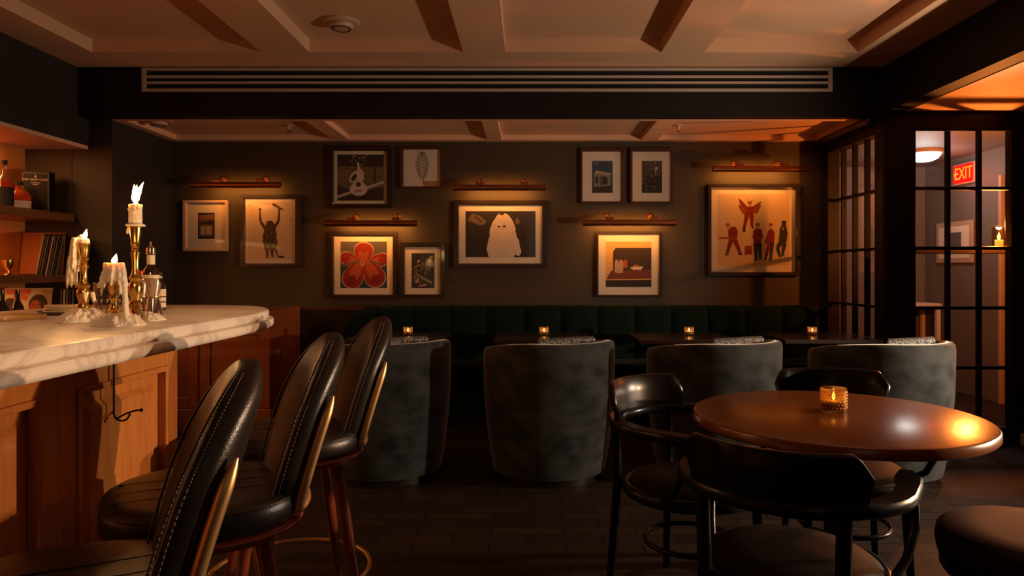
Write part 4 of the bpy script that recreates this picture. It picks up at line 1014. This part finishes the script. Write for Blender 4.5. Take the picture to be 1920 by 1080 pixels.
# records
def record(x, y, z, lean, yaw, colr, label, sz=.305, th=.006, art=None):
    r = thing('record_sleeve', (x, y, z), label, 'record', group='records on the back bar')
    m = bx(-sz/2, sz/2, -th/2, th/2, 0, sz); m.build('sleeve', colr, r, bevel=.001); r.rotation_euler = (lean, 0, yaw)
    return r
Z2 = 1.195
SLE = [mat('sleeve_card_%s' % n, c_, .6) for n, c_ in (('brown', (.10, .055, .03)), ('black', (.02, .016, .014)), ('cream', (.40, .30, .20)), ('green', (.06, .07, .04)), ('grey', (.14, .11, .09)))]
big = record(-3.50, 4.985, Z2+.004, math.radians(-3), math.radians(10), mat('sleeve_card_orange', (.42, .12, .03), .35), 'plain orange-brown record sleeve standing face out on the lower shelf', .30)
big.rotation_euler = (math.radians(-7), 0, math.radians(2))
names = ['record sleeve leaning in the row on the lower shelf, first from left', 'record sleeve leaning in the row on the lower shelf, second from left', 'record sleeve leaning in the row on the lower shelf, third from left', 'record sleeve leaning in the row on the lower shelf, fourth from left', 'record sleeve leaning in the row on the lower shelf, fifth from left', 'record sleeve leaning in the row on the lower shelf, sixth from left', 'record sleeve leaning in the row on the lower shelf, seventh from left', 'record sleeve leaning in the row on the lower shelf, eighth from left', 'record sleeve leaning in the row on the lower shelf, last on the right']
for k_ in range(9):
    r = record(-3.4725+.019*k_, 4.835, Z2+.002, 0, 0, SLE[[2, 0, 4, 1, 2, 0, 4, 1, 3][k_]], names[k_], .28, .009)
    r.rotation_euler = (0, math.radians(11), 0)
    ch = children(r)[0]; ch.rotation_euler = (0, 0, math.radians(-57))
    r.location.x = -3.425+.017*k_
rc = thing('record_sleeve', (-3.42, 4.72, .80), 'record sleeve with a bald face and bold red lettering on the back counter', 'record', rz=math.radians(8), group=None); rc.rotation_euler = (math.radians(-8), 0, math.radians(8))
bx(-.15, .15, -.003, .003, 0, .305).build('sleeve', I_SAND, rc)
m = MB(); m.keepn = True; D = Draw(m, -.15, .15, 0, .305); D.y = -.0034
random.seed(8)
D.ell(1, .72, .62, .20, .24); D.ell(2, .66, .56, .12, .17); D.ell(1, .14, .55, .16, .22, jit=.1); D.poly(3, [(0, .1), (.3, .1), (.34, .4), (.2, .5), (0, .45)]); D.poly(1, [(.3, 0), (1, 0), (1, .3), (.7, .36), (.4, .3)])
D.ell(0, .63, .62, .02, .012); D.ell(0, .74, .62, .02, .012)
m.build('cover_portrait', [I_SHADOW, CHAR, I_ORG, I_RED2], rc)
m = MB(); x = -.138
for k_ in range(8):
    m.box(x, x+.006, -.0046, -.0034, .262, .297); m.box(x+.010, x+.015, -.0046, -.0034, .262, .297); m.box(x, x+.015, -.0046, -.0034, (.276, .290, .262)[k_ % 3], (.282, .297, .268)[k_ % 3]); x += .0195
x = -.09
for k_ in range(4): m.box(x, x+.006, -.0046, -.0034, .222, .256); m.box(x+.011, x+.017, -.0046, -.0034, .222, .256); m.box(x, x+.017, -.0046, -.0034, (.25, .222)[k_ % 2], (.256, .228)[k_ % 2]); x += .022
m.build('red_lettering', RED, rc)
for k_ in range(5):
    r = record(-3.27+.020*k_, 4.85, .802, 0, 0, SLE[[0, 2, 4, 1, 3][k_]], 'dark record sleeve upright on back counter, %s' % ['nearest the face cover', 'second after the face cover', 'in the middle of the row of five', 'fourth of the five', 'far right of the five'][k_], .29, .010)
    r.rotation_euler = (0, math.radians(2), 0); children(r)[0].rotation_euler = (0, 0, math.radians(-57))
def wine(x, y, label):
    b = thing('wine_bottle', (x, y, .80), label, 'bottle', group='dark wine bottles on the back counter')
    m = MB(); m.lathe([(.004, 0), (.036, 0), (.038, .005), (.038, .17), (.034, .19), (.018, .225), (.014, .24), (.0135, .285), (.0155, .287), (.0155, .298), (.003, .298)], seg=28); m.build('bottle_glass', DARKGL, b, smooth=40)
    m = MB(); m.lathe([(.0385, .05), (.0385, .13)], seg=28, cap=False); m.build('paper_label', LABEL, b, smooth=40)
wine(-3.30, 4.35, 'dark wine bottle on the back counter at the very left edge'); wine(-3.285, 4.43+.03, 'dark wine bottle on the back counter, right of its twin')
g = thing('brass_goblet', sh(13, 512, Z2) if False else (-3.36, 4.48, Z2), 'small brass cup on the lower shelf in front of the orange sleeve', 'cup')
m = MB(); m.lathe([(.004, 0), (.028, 0), (.026, .005), (.008, .012), (.008, .030), (.024, .042), (.033, .065), (.034, .095), (.031, .095), (.028, .06), (.004, .045)], seg=28); m.build('bowl', BRASS, g, smooth=40)

# ------------------------------------------------------------------ lobby things
e = thing('exit_sign', (4.30, 6.85, 2.08), 'red illuminated EXIT sign seen through the glazed door', 'sign', rz=-PI/2)
EXR = emis('exit_red', (1, .015, .01), 1.3); EXY = emis('exit_letters', (1, .28, .02), 2.2)
bx(-.17, .17, .0, .05, 0, .205).build('housing', PLASTIC, e, bevel=.004)
bx(-.155, .155, -.006, 0, .012, .193).build('red_face', EXR, e)
text_mesh('EXIT', .17, 'exit_lettering', EXY, e, (.012, -.008, .100), (PI/2, 0, 0), .001, .80)
m = MB(); m.rings([[(-.122, -.008, .10), (-.138, -.008, .10), (-.118, -.008, .130), (-.106, -.008, .130)], [(-.122, -.0066, .10), (-.138, -.0066, .10), (-.118, -.0066, .130), (-.106, -.0066, .130)]]); m.rings([[(-.138, -.008, .10), (-.122, -.008, .10), (-.106, -.008, .070), (-.118, -.008, .070)], [(-.138, -.0066, .10), (-.122, -.0066, .10), (-.106, -.0066, .070), (-.118, -.0066, .070)]]); m.build('arrow', EXY, e)
bx(-.02, .02, .05, .0501, 0, .2).build('mount', PLASTIC, e)
m = thing('dome_ceiling_light', (3.75, 6.56, 2.36), 'lit white dome lamp on the lobby ceiling behind the door', 'ceiling light')
q = MB(); q.lathe([(.01, 0), (.155, 0), (.155, -.03), (.145, -.035)], seg=36); q.build('rim', PLASTIC, m, smooth=40)
q = MB(); q.lathe([(.142, -.03), (.140, -.045), (.115, -.080), (.07, -.102), (.01, -.110)], seg=36); q.build('glass_dome', DOME, m, smooth=50)
cl = thing('ledge_candle', (3.43, 5.05, 1.38), 'bright orange candle in a glass cylinder on the lobby ledge', 'candle')
q = MB(); q.lathe([(.004, 0), (.026, 0), (.026, .065), (.004, .064)], seg=24); q.build('wax', WAX, cl, smooth=40)
flame_mesh(.06, .011).build('flame', emis('ledge_flame', (1, .30, .05), 25), cl, smooth=60, loc=(0, 0, .066))
q = MB(); q.lathe([(.045, 0), (.045, .16)], seg=28, cap=False); q.build('glass_cylinder', VOTG, cl, smooth=40)
def lobby_picture():
    p = thing('framed_picture', (4.345, 7.05, 1.30), 'pale-framed picture on the lobby wall seen dimly through the door', 'picture', rz=-PI/2)
    bx(-.30, .30, -.02, 0, 0, .42).build('frame', LIGHTFRAME, p, bevel=.006); bx(-.25, .25, -.022, -.02, .05, .37).build('mat_board', MATB, p); bx(-.13, .13, -.0235, -.022, .11, .31).build('artwork', I_SLATE, p)
lobby_picture()
